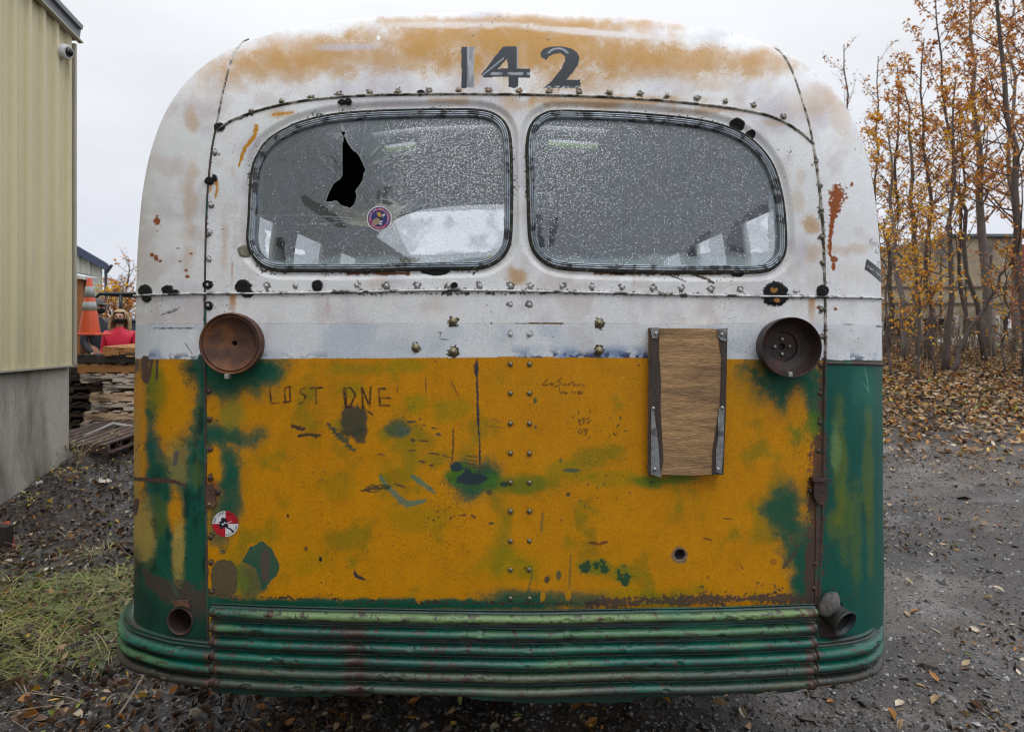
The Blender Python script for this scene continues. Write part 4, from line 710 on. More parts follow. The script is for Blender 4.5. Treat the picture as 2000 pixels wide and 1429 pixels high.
    o = mk(name, V, Fc, m_bump, None, True); set_paint(o, np.clip(col * (.85 + .3 * n3)[:, None], 0, 1)); part(o)
    if label: o['label'] = label
    so = o.modifiers.new('thickness', 'SOLIDIFY'); so.thickness = .002; so.offset = -1
    return o
m_bump = mat('green_enamel', (.02, .1, .07), rough=.24, var=.05, vscale=8, attr='paint', fine=.12, fscale=500, bump=.25, bscale=170)
XB = [-1.0, -.82, -.63, -.52, -.46, -.41, -.39, -.26, -.23, 0, .34, .347, .6, .9]; ZBt = [.545, .545, .546, .550, .557, .549, .562, .559, .570, .545, .538, .552, .554, .556]
ribbed('bumper_skirt', [(-.868, 1.972), (-.6, 1.950), (-.3, 1.934), (0, 1.928), (.3, 1.934), (.6, 1.950), (.876, 1.972)], (.806, .55), lambda X, Y: np.interp(X, XB, ZBt) + (fbm(X * 100, X * 0, 3.5, 3, 3) - .5) * .014, range(6), 1)
cl = [(-.866, 1.975), (-.92, 1.985), (-1.0, 2.005), (-1.08, 2.04), (-1.165, 2.09), (-1.220, 2.155), (-1.258, 2.235), (-1.284, 2.33), (-1.286, 2.42)]
ribbed('bumper_corner', cl[::-1], (.69, .55), lambda X, Y: .560 - .012 * sst(-1.0, -1.3, X) + (vnoise(X * 60 + Y * 50, X * 0, 1.3, 4) - .5) * .005, range(3, 6), 2, 'dented left corner of the bumper')
cr = [(.874, 1.975), (.93, 1.985), (1.0, 2.005), (1.065, 2.04), (1.11, 2.09), (1.150, 2.165), (1.175, 2.255), (1.203, 2.36), (1.235, 2.5), (1.245, 2.8)]
ribbed('bumper_corner', cr, (.69, .55), lambda X, Y: .568 - .010 * sst(1.0, 1.3, X) + (vnoise(X * 60 + Y * 50, X * 0, 1.3, 5) - .5) * .004, range(3, 6), 3)
# flat apron behind the bumper so that nothing is open to the cabin
def Wp(px, py, y): return Vector(((px - CX) / F * y, y, EYE - (py - HY) / F * y))
def prism(mb, pts, y, th, m=0):
    """plate with the outline pts (survey units) standing in the plane at distance y, th thick towards the bus"""
    A = [Wp(a, b, y) for a, b in pts]; B = [p + Vector((0, th, 0)) for p in A]; n = len(A)
    ar = sum(A[i].x * A[(i + 1) % n].z - A[(i + 1) % n].x * A[i].z for i in range(n))
    if ar < 0: A.reverse(); B.reverse()
    mb.add(A + B, [tuple(range(n))] + [tuple(range(2 * n - 1, n - 1, -1))] + [((i + 1) % n, i, n + i, n + (i + 1) % n) for i in range(n)], m)
def screw(parent, px, py, y, r=.0055, m=None, name='screw'):
    b = MB(); M = axes(Wp(px, py, y), (0, -1, 0)); b.lathe([(r, -.002), (r, .001), (r * .6, .0025), (.0001, .003)], M, 10); o = b.build(name, m or m_steel, parent, True); o.matrix_parent_inverse = Matrix(); return o

# ---------------------------------------------------------------- lamp bowls without lenses
def bowl(px, py, prof, m, label, y=1.945, tilt=(0, 0)):
    M = axes(Wp(px, py, y), (tilt[0], -1, tilt[1])); b = MB(); b.lathe(prof, M, 64); o = part(b.build('lamp_bowl', m, None, True)); o['label'] = label; autosmooth(o, 50); return o, M
ol, Ml = bowl(449, 671, [(.05, -.07), (.084, -.05), (.0890, -.02), (.0895, -.006), (.0885, .001), (.0855, .0025), (.083, -.001), (.082, -.006), (.080, -.0055), (.0775, -.002), (.0755, -.003), (.073, -.010), (.055, -.021), (.03, -.028), (.010, -.031), (.0078, -.032), (.0075, -.060)], m_rust, 'rusty round lamp bowl with a hole in its middle', y=1.962)
orr, Mr = bowl(1546, 678, [(.05, -.10), (.078, -.08), (.0845, -.03), (.0855, -.003), (.0858, .002), (.0842, .0025), (.083, .0), (.082, -.02), (.075, -.045), (.058, -.058), (.044, -.061), (.0435, -.070), (.010, -.071), (.009, -.085), (.0001, -.085)], m_rustd, 'dark lamp bowl with four bolt heads inside')
for dx, dy in ((0, .022), (.022, .001), (0, -.022), (-.022, 0)):
    b = MB(); Mb = Mr @ Matrix.Translation((dx, dy, -.069)); b.lathe([(.0062, 0), (.0062, .004), (.004, .006), (.0001, .0065)], Mb, 12); o = b.build('bolt', m_steel, orr, True); o.matrix_parent_inverse = Matrix()
for px, py, p_ in ((444, 735, ol), (1542, 731, orr)):
    b = MB(); b.box(Wp(px, py, 1.945), (.012, .02, .014), bev=.002); b.build('clip', m_steel, p_).matrix_parent_inverse = Matrix()
# ---------------------------------------------------------------- plywood plate with its strips
m_ply = mat('weathered_plywood', (.34, .205, .095), .8, .42, 6, bump=.5, bscale=60, stretch=(1, 1, 9), fine=.30, fscale=30, col2=(.10, .062, .036), c2scale=4.5, c2lo=.50, c2hi=.80)
m_oldw = mat('grey_brown_wood', (.050, .036, .030), .85, .3, 8, bump=.4, bscale=60, stretch=(14, 1, 1), fine=.3, fscale=20)
m_zinc = mat('grey_sheet_metal', (.22, .23, .235), .45, .35, 30, metal=.25, bump=.3, bscale=60, col2=(.09, .085, .08), c2scale=25)
b = MB(); prism(b, [(1269, 641), (1345, 641), (1420, 643), (1418, 760), (1412, 926), (1340, 928), (1267, 925), (1268, 780)], 1.962, .026); brd = part(b.build('plywood_plate', m_ply)); brd['label'] = 'plywood plate with dark edges and torn metal strips'
b = MB(); prism(b, [(1268, 640), (1288, 640), (1287, 690), (1291, 740), (1290, 800), (1293, 850), (1296, 900), (1290, 928), (1266, 927), (1267, 780)], 1.959, .004); b.build('edge_strip', m_oldw, brd).matrix_parent_inverse = Matrix()
b = MB(); prism(b, [(1421, 641), (1406, 642), (1405, 672), (1410, 700), (1407, 780), (1406, 800), (1400, 830), (1392, 880), (1391, 926), (1413, 927), (1418, 800)], 1.959, .004); b.build('edge_strip', m_oldw, brd).matrix_parent_inverse = Matrix()
for pts in ([(1270, 640.5), (1288, 640.5), (1284, 660), (1274, 661)], [(1402, 642), (1420, 642), (1419, 667), (1408, 664), (1401, 655)], [(1272, 797), (1277, 797), (1281, 830), (1286, 870), (1288, 905), (1292, 932), (1284, 930), (1271, 926)], [(1405, 796), (1415, 796), (1413, 880), (1409, 925), (1398, 921), (1399, 880), (1403, 850), (1402, 820)]):
    b = MB(); prism(b, pts, 1.9565, .002); b.build('metal_strip', m_zinc, brd).matrix_parent_inverse = Matrix()
for x, y in ((1281, 651), (1410, 653), (1276, 797), (1411, 796), (1279, 916), (1403, 916)): screw(brd, x, y, 1.956)
# latch and brackets
sk = lambda x, y: float(S(x, y)[0][1])
b = MB(); ys_ = sk(1600, 960); prism(b, [(1590, 937), (1610, 938), (1608, 985), (1596, 982), (1590, 970)], ys_ - .022, .03); prism(b, [(1588, 934), (1624, 936), (1624, 941), (1588, 940)], ys_ - .03, .05); la = part(b.build('latch', m_rustd)); screw(la, 1583, 958, ys_ - .012, .007, m_rustd, 'bolt')
b = MB(); prism(b, [(1594, 985), (1603, 986), (1602, 1100), (1601, 1182), (1591, 1182), (1593, 1080)], ys_ - .005, .012); part(b.build('corner_iron', m_moldr))
yb = sk(412, 970); b = MB(); prism(b, [(402, 948), (414, 944), (420, 958), (421, 985), (414, 992), (402, 988)], yb - .008, .012); br_ = part(b.build('bracket', m_rust)); screw(br_, 411, 933, yb - .008, .007, m_rustd, 'bolt'); screw(br_, 425, 961, yb - .004, .009, m_rustd, 'bolt'); screw(br_, 408, 985, yb - .010, .005, m_brass, 'bolt')
b = MB(); prism(b, [(430, 1072), (440, 1075), (439, 1080), (430, 1078)], sk(435, 1075) - .004, .004); part(b.build('catch', m_brass))
# lock barrel
p, n = Sn(1328, 1083); b = MB(); M = axes(p - n * .004, n); b.lathe([(.016, -.02), (.0165, .001), (.0140, .002), (.0125, -.001), (.012, -.018), (.0001, -.019)], M, 24); part(b.build('lock', m_black, None, True))
# fog lamp tube, left
p = Vector(S(352, 1212)[0]); b = MB(); M = axes(p + Vector((0, -.004, 0)), (-.10, -1, .02)); b.lathe([(.041, -.07), (.042, -.004), (.041, .0), (.037, .001), (.0355, -.004), (.035, -.05), (.033, -.11), (.0001, -.115)], M, 40); tb = part(b.build('lamp_tube', m_rustd, None, True)); tb['label'] = 'empty rusty lamp tube'
b = MB(); yq = p.y - .012; prism(b, [(334, 1173), (368, 1172), (371, 1190), (362, 1184), (352, 1182), (340, 1186)], yq, .006); prism(b, [(372, 1180), (382, 1186), (384, 1240), (374, 1238), (379, 1212)], yq + .01, .006); b.build('bracket', m_rust, tb).matrix_parent_inverse = Matrix()
# filler pipe, right
b = MB(); A = Vector(S(1634, 1196)[0]) + Vector((0, .05, 0)); E_ = Wp(1651, 1218, 1.975); dr_ = Vector((.40, -.86, -.34)).normalized(); M = axes(E_, dr_);
M2 = axes(A, dr_)
b.lathe([(.030, -.13), (.036, -.075), (.035, -.045), (.036, -.015), (.0395, -.004), (.041, .0), (.0395, .002), (.037, -.003), (.034, -.012)], M, 40); fp = part(b.build('filler_pipe', mat('dark_painted_pipe', (.028, .030, .025), .5, .4, 30, bump=.3, col2=(.02, .035, .05), c2scale=20), None, True)); fp['label'] = 'open filler pipe wrapped in grey tape'
b = MB(); b.lathe([(.034, -.012), (.033, -.04), (.020, -.050), (.0001, -.050)], M, 40); o = b.build('pipe_mouth', m_black, fp, True); o.matrix_parent_inverse = Matrix()  # shallow black plug: the shaded depth of the pipe as colour
bm = bmesh.new(); bmesh.ops.create_icosphere(bm, subdivisions=4, radius=1)
for v_ in bm.verts:
    c_ = v_.co; k = 1 + .10 * math.sin(5 * c_.x + 3 * c_.z) * math.sin(4 * c_.y + 2) + .03 * math.sin(13 * c_.z + 6 * c_.x); v_.co = Vector((c_.x * .022, c_.y * .03, c_.z * .040)) * k
me = bpy.data.meshes.new('tape_wrap'); bm.to_mesh(me); bm.free(); me.materials.append(mat('grey_wrapping', (.11, .105, .10), .9, .3, 60, bump=.6, bscale=200)); o = bpy.data.objects.new('tape_wrap', me); C.objects.link(o); autosmooth(o, 80)
o.parent = fp; o.matrix_parent_inverse = Matrix(); o.location = Wp(1619, 1180, 1.985); o.rotation_euler = (0, R(38), 0)
b = MB(); prism(b, [(1598, 1200), (1612, 1206), (1640, 1246), (1600, 1262), (1592, 1262)], sk(1610, 1240) - .004, .006); part(b.build('torn_flange', m_rustd))
# wire hook on the left bumper corner
b = MB(); q = Wp(304, 1258, 2.05); b.tube([q, q + Vector((.012, -.02, -.016)), q + Vector((.018, -.022, -.03))], .003, 6); part(b.build('wire_clip', m_zinc))

# ---------------------------------------------------------------- stickers
def flat(name, col, rough=.45): return mat(name, col, rough, .05, 20)
m_wh = flat('sticker_white', (.62, .63, .66)); m_red = flat('sticker_red', (.42, .008, .02)); m_nav = flat('sticker_navy', (.02, .03, .14)); m_pur = flat('sticker_purple', (.20, .03, .20)); m_blk = flat('sticker_black', (.012, .013, .02)); m_yl = flat('sticker_yellow', (.45, .28, .05)); m_grn = flat('sticker_green', (.02, .05, .035)); m_mag = flat('sticker_magenta', (.42, .03, .12)); m_tan = flat('sticker_tan', (.30, .22, .16))
def glyphs(txt):
    c = bpy.data.curves.new('t', 'FONT'); c.body = txt; c.align_x = 'CENTER'; o = bpy.data.objects.new('t', c); C.objects.link(o)
    dg = bpy.context.evaluated_depsgraph_get(); me = bpy.data.meshes.new_from_object(o.evaluated_get(dg)); V = [(v.co.x, v.co.y) for v in me.vertices]; Fc = [tuple(p.vertices) for p in me.polygons]
    bpy.data.objects.remove(o); bpy.data.curves.remove(c); bpy.data.meshes.remove(me); return V, Fc
def lettering(mb, txt, fn, m, size):
    V, Fc = glyphs(txt)
    if not V: return
    P = [fn(x * size, y * size) for x, y in V]; mb.add(P, Fc, m)
def arc_text(mb, txt, cx, cy, r, a0, a1, size, m, onp, inward=False):
    k = len(txt)
    for i, ch in enumerate(txt):
        if ch == ' ': continue
        a = a0 + (a1 - a0) * (i + .5) / k; s = -1 if inward else 1
        def fn(x, y, a=a):
            rr = r + s * y; th = a - s * x / r if not inward else a + x / r
            return onp(cx + rr * math.cos(th), cy - rr * math.sin(th))
        lettering(mb, ch, fn, m, size)
def disc(mb, cx, cy, r, m, onp, r0=0, a0=0, a1=2 * math.pi, n=48):
    V = []; Fc = []
    for i in range(n + 1):
        a = a0 + (a1 - a0) * i / n
        V.append(onp(cx + r0 * math.cos(a), cy - r0 * math.sin(a))); V.append(onp(cx + r * math.cos(a), cy - r * math.sin(a)))
    for i in range(n): Fc.append((2 * i, 2 * i + 2, 2 * i + 3, 2 * i + 1))
    mb.add(V, Fc, m)
mats_ = [m_wh, m_red, m_nav, m_pur, m_blk, m_yl, m_grn, m_mag, m_tan]
def onlift(h):
    return lambda x, y: tuple(S(x, y, h)[0])
# round red and white quartered sticker
b = MB(); cx, cy, r = 441, 1022, 25.3
disc(b, cx, cy, r, 0, onlift(.0012), 0, math.pi / 2, math.pi); disc(b, cx, cy, r, 1, onlift(.0012), 0, 0, math.pi / 2); disc(b, cx, cy, r, 1, onlift(.0012), 0, math.pi, 1.5 * math.pi); disc(b, cx, cy, r, 0, onlift(.0012), 0, -math.pi / 2, 0)
arc_text(b, 'SKA LAND', cx, cy, 19.8, R(176), R(95), 6.0, 4, onlift(.0022)); arc_text(b, 'EXPEDITION', cx, cy, 19.8, R(86), R(4), 4.6, 4, onlift(.0022)); arc_text(b, 'ARMY', cx, cy, 23.6, R(-88), R(-45), 5.4, 4, onlift(.0022), True); arc_text(b, 'WAY', cx, cy, 23.8, R(-32), R(-3), 5.2, 4, onlift(.0022), True)
def polyon(mb, pts, m, h): mb.add([tuple(S(x, y, h)[0]) for x, y in pts], [tuple(range(len(pts)))], m)
polyon(b, [(433, 1012), (436, 1009), (441, 1011), (445, 1015), (446, 1019), (441, 1020), (447, 1024), (446, 1030), (438, 1028), (434, 1032), (430, 1028), (427, 1023), (432, 1022), (428, 1018), (433, 1017)], 4, .0022)
polyon(b, [(443, 1027), (452, 1031), (459, 1037), (456, 1039), (450, 1033), (442, 1029)], 4, .0022); polyon(b, [(439, 1017), (442, 1020), (454, 1016), (455, 1017), (443, 1021), (439, 1021)], 0, .003)
polyon(b, [(434, 1022), (437, 1020), (439, 1023), (436, 1025)], 0, .003)
o = part(b.build('round_sticker', None, None, False, mats_)); o['label'] = 'round sticker quartered in red and white with black lettering'
# round sticker on the glass
b = MB(); cx, cy, r = 739, 425.5, 24.5; L = lambda h: onlift(-.0115 + h)
disc(b, cx, cy, r, 0, L(.0), r - 2.2); disc(b, cx, cy, r - 2, 2, L(.0), r - 4); disc(b, cx, cy, r - 3.8, 3, L(.0), r - 8.5); disc(b, cx, cy, r - 8.5, 2, L(.0), 0)
for a0, a1 in ((60, 110), (-10, 30), (175, 215), (-150, -40)): disc(b, cx, cy, r - 3.8, 7, L(.0006), r - 8.5, R(a0), R(a1), 16)
arc_text(b, 'READ ME WILDERNESS', cx, cy, 16.3, R(195), R(-38), 5.2, 0, L(.0012)); arc_text(b, 'ADVENTURE', cx, cy, 20.6, R(-140), R(-50), 4.2, 0, L(.0012), True)
polyl = lambda pts, m, h: b.add([L(h)(x, y) for x, y in pts], [tuple(range(len(pts)))], m)
polyl([(734, 414), (741, 413), (744, 419), (741, 424), (736, 420)], 5, .0014); polyl([(727, 428), (735, 424), (741, 428), (738, 436), (730, 440), (724, 436)], 8, .0014); polyl([(738, 431), (746, 430), (745, 433), (739, 434)], 0, .0016); polyl([(737, 435), (745, 435), (743, 439)], 0, .0016); polyl([(745, 418), (750, 416), (751, 420), (747, 421), (747, 424), (746, 424)], 0, .0016); polyl([(736, 420), (742, 423), (744, 429), (736, 427)], 4, .0012)
o = part(b.build('round_sticker', None, None, False, mats_)); o['label'] = 'round navy and purple sticker with a white rim on the glass'
# black sticker on the right corner
b = MB(); V = []; Fc = []; n_ = 14
for i in range(n_ + 1):
    t_ = i / n_; xa = 1692.5 + 28.5 * t_; ya = 506 + 22 * t_ ** 1.1; xb = 1688.5 + 31.5 * t_; yb_ = 526 + 25 * t_ ** 1.25
    V += [tuple(S(xa, ya, .0012)[0]), tuple(S(xb, yb_, .0012)[0])]
for i in range(n_): Fc.append((2 * i, 2 * i + 2, 2 * i + 3, 2 * i + 1))
b.add(V, Fc, 4)
def bl(x, y):
    t_ = x / 44; return tuple(S(1691 + 29 * t_, 521.5 + 21 * t_ ** 1.1 - y, .0024)[0])
for i, ch in enumerate('civel Ikes'):
    if ch != ' ': lettering(b, ch, lambda x, y, i=i: bl(4 + i * 4.0 * (1 - .0 * i) + x, y), 0, 9)
o = part(b.build('black_sticker', None, None, False, mats_)); o['label'] = 'small black sticker with white letters'

# ---------------------------------------------------------------- ground
def gz(x, y):
    x = np.asarray(x, float); y = np.asarray(y, float)
    z = .95 * sst(8.3, 15.5, y - .10 * (x - 6)) * sst(1.0, 3.2, x) + .35 * sst(15, 26, y) * sst(1.0, 3.2, x)
    z = z + .30 * np.exp(-((x + 5.0) / 1.0) ** 2 - ((y - 8.3) / 1.2) ** 2) - .20 * np.exp(-((x + 4.6) / 1.3) ** 2 - ((y - 5.6) / 1.1) ** 2) + .22 * sst(8.5, 11, y) * sst(-2, -4, x)
    near = np.exp(-(np.maximum(np.hypot(x, y) - 9, 0) / 6) ** 2)
    z = z + ((fbm(x, y, 1.6, 1, 3) - .5) * .10 + (fbm(x, y, .35, 4, 3) - .5) * .060 * (1 + .5 * sst(-.5, -1.5, x)) + (fbm(x, y, .09, 6, 2) - .5) * .022) * (.25 + .75 * near)
    rut = np.exp(-((y - (4.9 + .12 * (x - 3) + .2 * np.sin(x * .6))) / .22) ** 2) + np.exp(-((y - (6.3 + .12 * (x - 3))) / .25) ** 2)
    z = z - .04 * rut * sst(.8, 2.5, x) + .03 * np.clip(fbm(x, y, .16, 11, 3) - .52, 0, 1) * 3 * sst(.35, .6, fbm(x, y, 1.1, 12, 2)) * near
    return z
def axis(segs):
    o = []
    for a, b, n in segs: o.append(np.linspace(a, b, n, endpoint=False))
    return np.concatenate(o + [[segs[-1][1]]])
gxs = np.concatenate([-np.geomspace(600, 13, 30), axis([(-12.5, -6, 90), (-6, 6.5, 380), (6.5, 14, 110)]), np.geomspace(15, 600, 30)])
gys = np.concatenate([-np.geomspace(300, 3, 16), axis([(-2.5, 1.5, 20), (1.5, 7, 230), (7, 18, 230), (18, 40, 60)]), np.geomspace(42, 900, 26)])
X, Y = np.meshgrid(gxs, gys); Z = gz(X.ravel(), Y.ravel()); nc = len(gxs)
a, b_ = np.meshgrid(np.arange(len(gys) - 1), np.arange(nc - 1), indexing='ij'); q = (a * nc + b_).ravel()
m_gr = mat('wet_gravel_mud', (.085, .077, .070), rough=.5, var=.35, vscale=1.1, bump=1.0, bscale=40, col2=(.036, .029, .024), c2scale=.9, c2lo=.48, c2hi=.62, fine=.75, fscale=85)
t = m_gr.node_tree
g = mk('ground', np.stack([X.ravel(), Y.ravel(), Z], 1), np.stack([q, q + 1, q + nc + 1, q + nc], 1), m_gr, None, True)
gc = np.tile(np.array([.082, .068, .055], np.float32), (len(Z), 1)); xr = X.ravel(); yr = Y.ravel()
def glay(C_, al): gc[:] = gc * (1 - al[:, None]) + np.array(C_) * al[:, None]
glay((.030, .025, .021), sst(.44, .58, fbm(xr, yr, .8, 3, 4)) * .8); glay((.15, .14, .13), sst(.55, .7, fbm(xr, yr, .3, 13, 3)) * .5)
glay((.028, .021, .016), sst(-.3, -1.3, xr + (fbm(xr, yr, .7, 5, 3) - .5)) * .85)
glay((.055, .035, .018), sst(9, 11, yr) * sst(1, 3, xr) * .8)
glay((.05, .06, .02), sst(24, 50, yr) * .8)
glay((.03, .027, .024), (np.exp(-((yr - (4.9 + .12 * (xr - 3) + .2 * np.sin(xr * .6))) / .18) ** 2) + .7 * np.exp(-((yr - (3.6 + .1 * (xr - 2))) / .12) ** 2)) * sst(.8, 2, xr) * .6 * sst(.4, .55, fbm(xr, yr, .5, 7, 3)))
set_paint(g, gc); at = N(t, 'ShaderNodeAttribute', attribute_name='paint')
for l in list(t.links):
    if l.from_node.type == 'RGB': s_ = l.to_socket; t.links.remove(l); t.links.new(at.outputs['Color'], s_)
tag(g, kind='structure')

# scattered stuff
def scatter(name, n, area, shapefn, mats, pal, label=None, seed=1):
    rs = np.random.default_rng(seed); P = area(rs, n); n = len(P); z = gz(P[:, 0], P[:, 1]); V, Fc = shapefn(rs, n)       # V: n,k,3  Fc: m,q local
    k = V.shape[1]; V = V + np.stack([P[:, 0], P[:, 1], z], 1)[:, None, :]; Fa = (Fc[None] + (np.arange(n) * k)[:, None, None]).reshape(-1, Fc.shape[1])
    mi = np.repeat(rs.choice(len(mats), n, p=pal), len(Fc)); o = mk(name, V.reshape(-1, 3), Fa, None, None, False, mats, mi); return tag(o, label, kind='stuff')
def rot3(rs, n, tilt):
    az = rs.uniform(0, 2 * np.pi, n); tx = rs.normal(0, tilt, n); ty = rs.normal(0, tilt, n)
    ca, sa = np.cos(az), np.sin(az); Rz = np.zeros((n, 3, 3)); Rz[:, 0, 0] = ca; Rz[:, 0, 1] = -sa; Rz[:, 1, 0] = sa; Rz[:, 1, 1] = ca; Rz[:, 2, 2] = 1
    Rx = np.zeros((n, 3, 3)); Rx[:, 0, 0] = 1; Rx[:, 1, 1] = np.cos(tx); Rx[:, 1, 2] = -np.sin(tx); Rx[:, 2, 1] = np.sin(tx); Rx[:, 2, 2] = np.cos(tx)
    Ry = np.zeros((n, 3, 3)); Ry[:, 1, 1] = 1; Ry[:, 0, 0] = np.cos(ty); Ry[:, 0, 2] = np.sin(ty); Ry[:, 2, 0] = -np.sin(ty); Ry[:, 2, 2] = np.cos(ty)
    return Rz @ Rx @ Ry
LV = np.array([(-.5, 0, 0), (-.25, .24, .06), (.12, .27, .08), (.5, 0, .02), (.12, -.27, .08), (-.25, -.24, .06), (-.02, 0, -.02)]); LF = np.array([(0, 6, 1), (1, 6, 2), (2, 6, 3), (3, 6, 4), (4, 6, 5), (5, 6, 0)])
def leafshape(smin, smax, tilt, lift=.006, curl=1.0):
    def f(rs, n):
        s = rs.uniform(smin, smax, n); wd = rs.uniform(.45, 1.05, n); v = np.tile(LV, (n, 1, 1)); v[:, :, 1] *= wd[:, None]; v[:, :, 2] *= (rs.uniform(-.5, 4.0, n) * curl)[:, None]; v *= s[:, None, None]
        v = np.einsum('nij,nkj->nki', rot3(rs, n, tilt), v); v[:, :, 2] += lift + rs.uniform(0, lift, n)[:, None]; return v, LF
    return f
lm = [mat('leaf_tan', (.34, .23, .12), .6, .3, 30), mat('leaf_orange', (.34, .15, .035), .55, .3, 30), mat('leaf_pale', (.45, .38, .28), .55, .3, 30), mat('leaf_brown', (.10, .052, .026), .6, .3, 30), mat('leaf_dark', (.040, .030, .025), .45, .3, 30), mat('leaf_yellow', (.42, .27, .03), .5, .3, 30), mat('leaf_green', (.16, .22, .03), .5, .3, 30)]
def not_under(P): return P[~((np.abs(P[:, 0]) < 1.2) & (P[:, 1] > 3.4) & (P[:, 1] < 10)) & ~((P[:, 0] < -4.86) & (P[:, 1] < 7.6))]
def area_litter(rs, n):
    y = rs.uniform(7.4, 20, n * 2); x = rs.uniform(1.2, 19, n * 2); d = sst(8.6, 11.6, y - .1 * (x - 6) + rs.normal(0, .8, n * 2)); P = np.stack([x, y], 1)[rs.random(n * 2) < d]; P = P[(P[:, 0] / P[:, 1] > .3) & (P[:, 0] / P[:, 1] < 1.1)]; return P[:n]
scatter('fallen_leaves', 40000, area_litter, leafshape(.07, .13, .5, .02), lm, [.30, .30, .12, .15, .06, .06, .01], seed=2)
def area_right(rs, n):
    y = 1.9 + 9 * rs.random(n) ** .8; x = y * rs.uniform(.0, .95, n); P = np.stack([x, y], 1); k = fbm(x, y, 1.3, 9, 3); P = P[rs.random(n) < sst(.38, .68, k) * (.25 + .75 * sst(4, 9, y)) + .05]; return not_under(P)
scatter('scattered_leaves', 3400, area_right, leafshape(.035, .075, .35, .010), lm, [.34, .16, .26, .14, .06, .03, .01], seed=3)
def area_left(rs, n):
    y = 1.9 + 8.5 * rs.random(n) ** .9; x = -y * rs.uniform(.02, .85, n); P = np.stack([x, y], 1); P = P[~((P[:, 0] > -.55) & (rs.random(len(P)) < .7))]; return not_under(P)
scatter('dead_leaves', 17000, area_left, leafshape(.022, .06, .6, .012, 1.6), lm, [.05, .03, .05, .37, .47, .015, .015], seed=4)
scatter('bright_leaves', 260, area_left, leafshape(.03, .06, .5, .018, 1.4), lm, [.25, .25, .25, .0, .0, .15, .10], seed=14)
def pebble(rs, n):
    o8 = np.array([(1, 0, 0), (0, 1, 0), (-1, 0, 0), (0, -1, 0), (0, 0, 1), (0, 0, -.5)], float); s = rs.lognormal(-5.0, .45, n); v = np.tile(o8, (n, 1, 1)) * rs.uniform(.6, 1.2, (n, 6, 1)) * s[:, None, None]; v = np.einsum('nij,nkj->nki', rot3(rs, n, .5), v); v[:, :, 2] *= .7; return v, np.array([(0, 1, 4), (1, 2, 4), (2, 3, 4), (3, 0, 4), (1, 0, 5), (2, 1, 5), (3, 2, 5), (0, 3, 5)])
def area_gr(rs, n):
    y = 1.7 + 7 * rs.random(n) ** 1.3; x = y * rs.uniform(-.75, .85, n); return not_under(np.stack([x, y], 1))
pm = [mat('stone_grey', (.16, .155, .15), .6, .3, 60), mat('stone_dark', (.045, .042, .04), .5, .3, 60), mat('stone_pale', (.32, .31, .30), .6, .3, 60)]
scatter('gravel', 60000, area_gr, pebble, pm, [.42, .46, .12], seed=5)
def clod(rs, n):
    v, f = pebble(rs, n); return v * rs.uniform(1.2, 3.2, n)[:, None, None], f
def area_clod(rs, n):
    P = area_gr(rs, n * 2); k = fbm(P[:, 0], P[:, 1], .7, 9, 3); return P[k > .52][:n]
scatter('mud_clods', 4500, area_clod, clod, [mat('wet_clod', (.030, .024, .020), .45, .3, 60, bump=.5), mat('brown_clod', (.06, .048, .038), .6, .3, 60, bump=.5)], [.6, .4], seed=25)
def area_crumb(rs, n):
    y = 2.0 + 8 * rs.random(n); x = y * rs.uniform(.1, .85, n); k = fbm(x, y, .9, 14, 3); return np.stack([x, y], 1)[k > .55]
scatter('leaf_crumbs', 9000, area_crumb, leafshape(.012, .04, .6, .006, 1.5), lm, [.12, .06, .08, .34, .38, .01, .01], seed=15)
def twig(rs, n):
    L = rs.uniform(.05, .30, n); az = rs.uniform(0, 2 * np.pi, n); w_ = rs.uniform(.0015, .004, n); V = np.zeros((n, 8, 3)); d = np.stack([np.cos(az), np.sin(az)], 1); nn = np.stack([-d[:, 1], d[:, 0]], 1); bend = rs.normal(0, .10, n)
    for k, t_ in enumerate((-.5, 0, .5, .5)):
        c = d * (t_ * L)[:, None] + nn * (bend * L * (1 - 4 * t_ * t_))[:, None]
        V[:, 2 * k, :2] = c + nn * w_[:, None]; V[:, 2 * k + 1, :2] = c - nn * w_[:, None]; V[:, 2 * k, 2] = V[:, 2 * k + 1, 2] = .006 + (t_ + .5) * L * rs.uniform(0, .35, n)
    return V, np.array([(0, 1, 3, 2), (2, 3, 5, 4)])
scatter('twigs', 2600, area_left, twig, [mat('straw_stalk', (.20, .15, .09), .6), mat('dark_twig', (.05, .035, .028), .6)], [.35, .65], seed=6)
# grass: long bleached and green blades lying about on the left
def area_grass(rs, n):
    y = rs.uniform(3.0, 5.3, n); x = -rs.uniform(1.45, 4.3, n); P = np.stack([x, y], 1); k = fbm(x, y, .55, 3, 3) + .25 * np.exp(-((y - 4.1) / .5) ** 2) - .12; return P[(k > .50) & (x > -.86 * y)]
def blade(rs, n):
    L = rs.uniform(.10, .34, n); az = rs.uniform(0, 2 * np.pi, n); w_ = rs.uniform(.0014, .0034, n); up = rs.uniform(.05, .65, n); d = np.stack([np.cos(az), np.sin(az)], 1); nn = np.stack([-d[:, 1], d[:, 0]], 1); V = np.zeros((n, 10, 3)); cb = rs.normal(0, .12, n)
    for k in range(5):
        t_ = k / 4; c = d * (L * t_)[:, None] + nn * (cb * L * t_ * t_)[:, None]; ww = w_ * (1 - t_ * .8); V[:, 2 * k, :2] = c + nn * ww[:, None]; V[:, 2 * k + 1, :2] = c - nn * ww[:, None]; V[:, 2 * k, 2] = V[:, 2 * k + 1, 2] = .004 + L * up * (t_ - .85 * t_ * t_) 
    return V, np.array([(2 * k, 2 * k + 1, 2 * k + 3, 2 * k + 2) for k in range(4)])
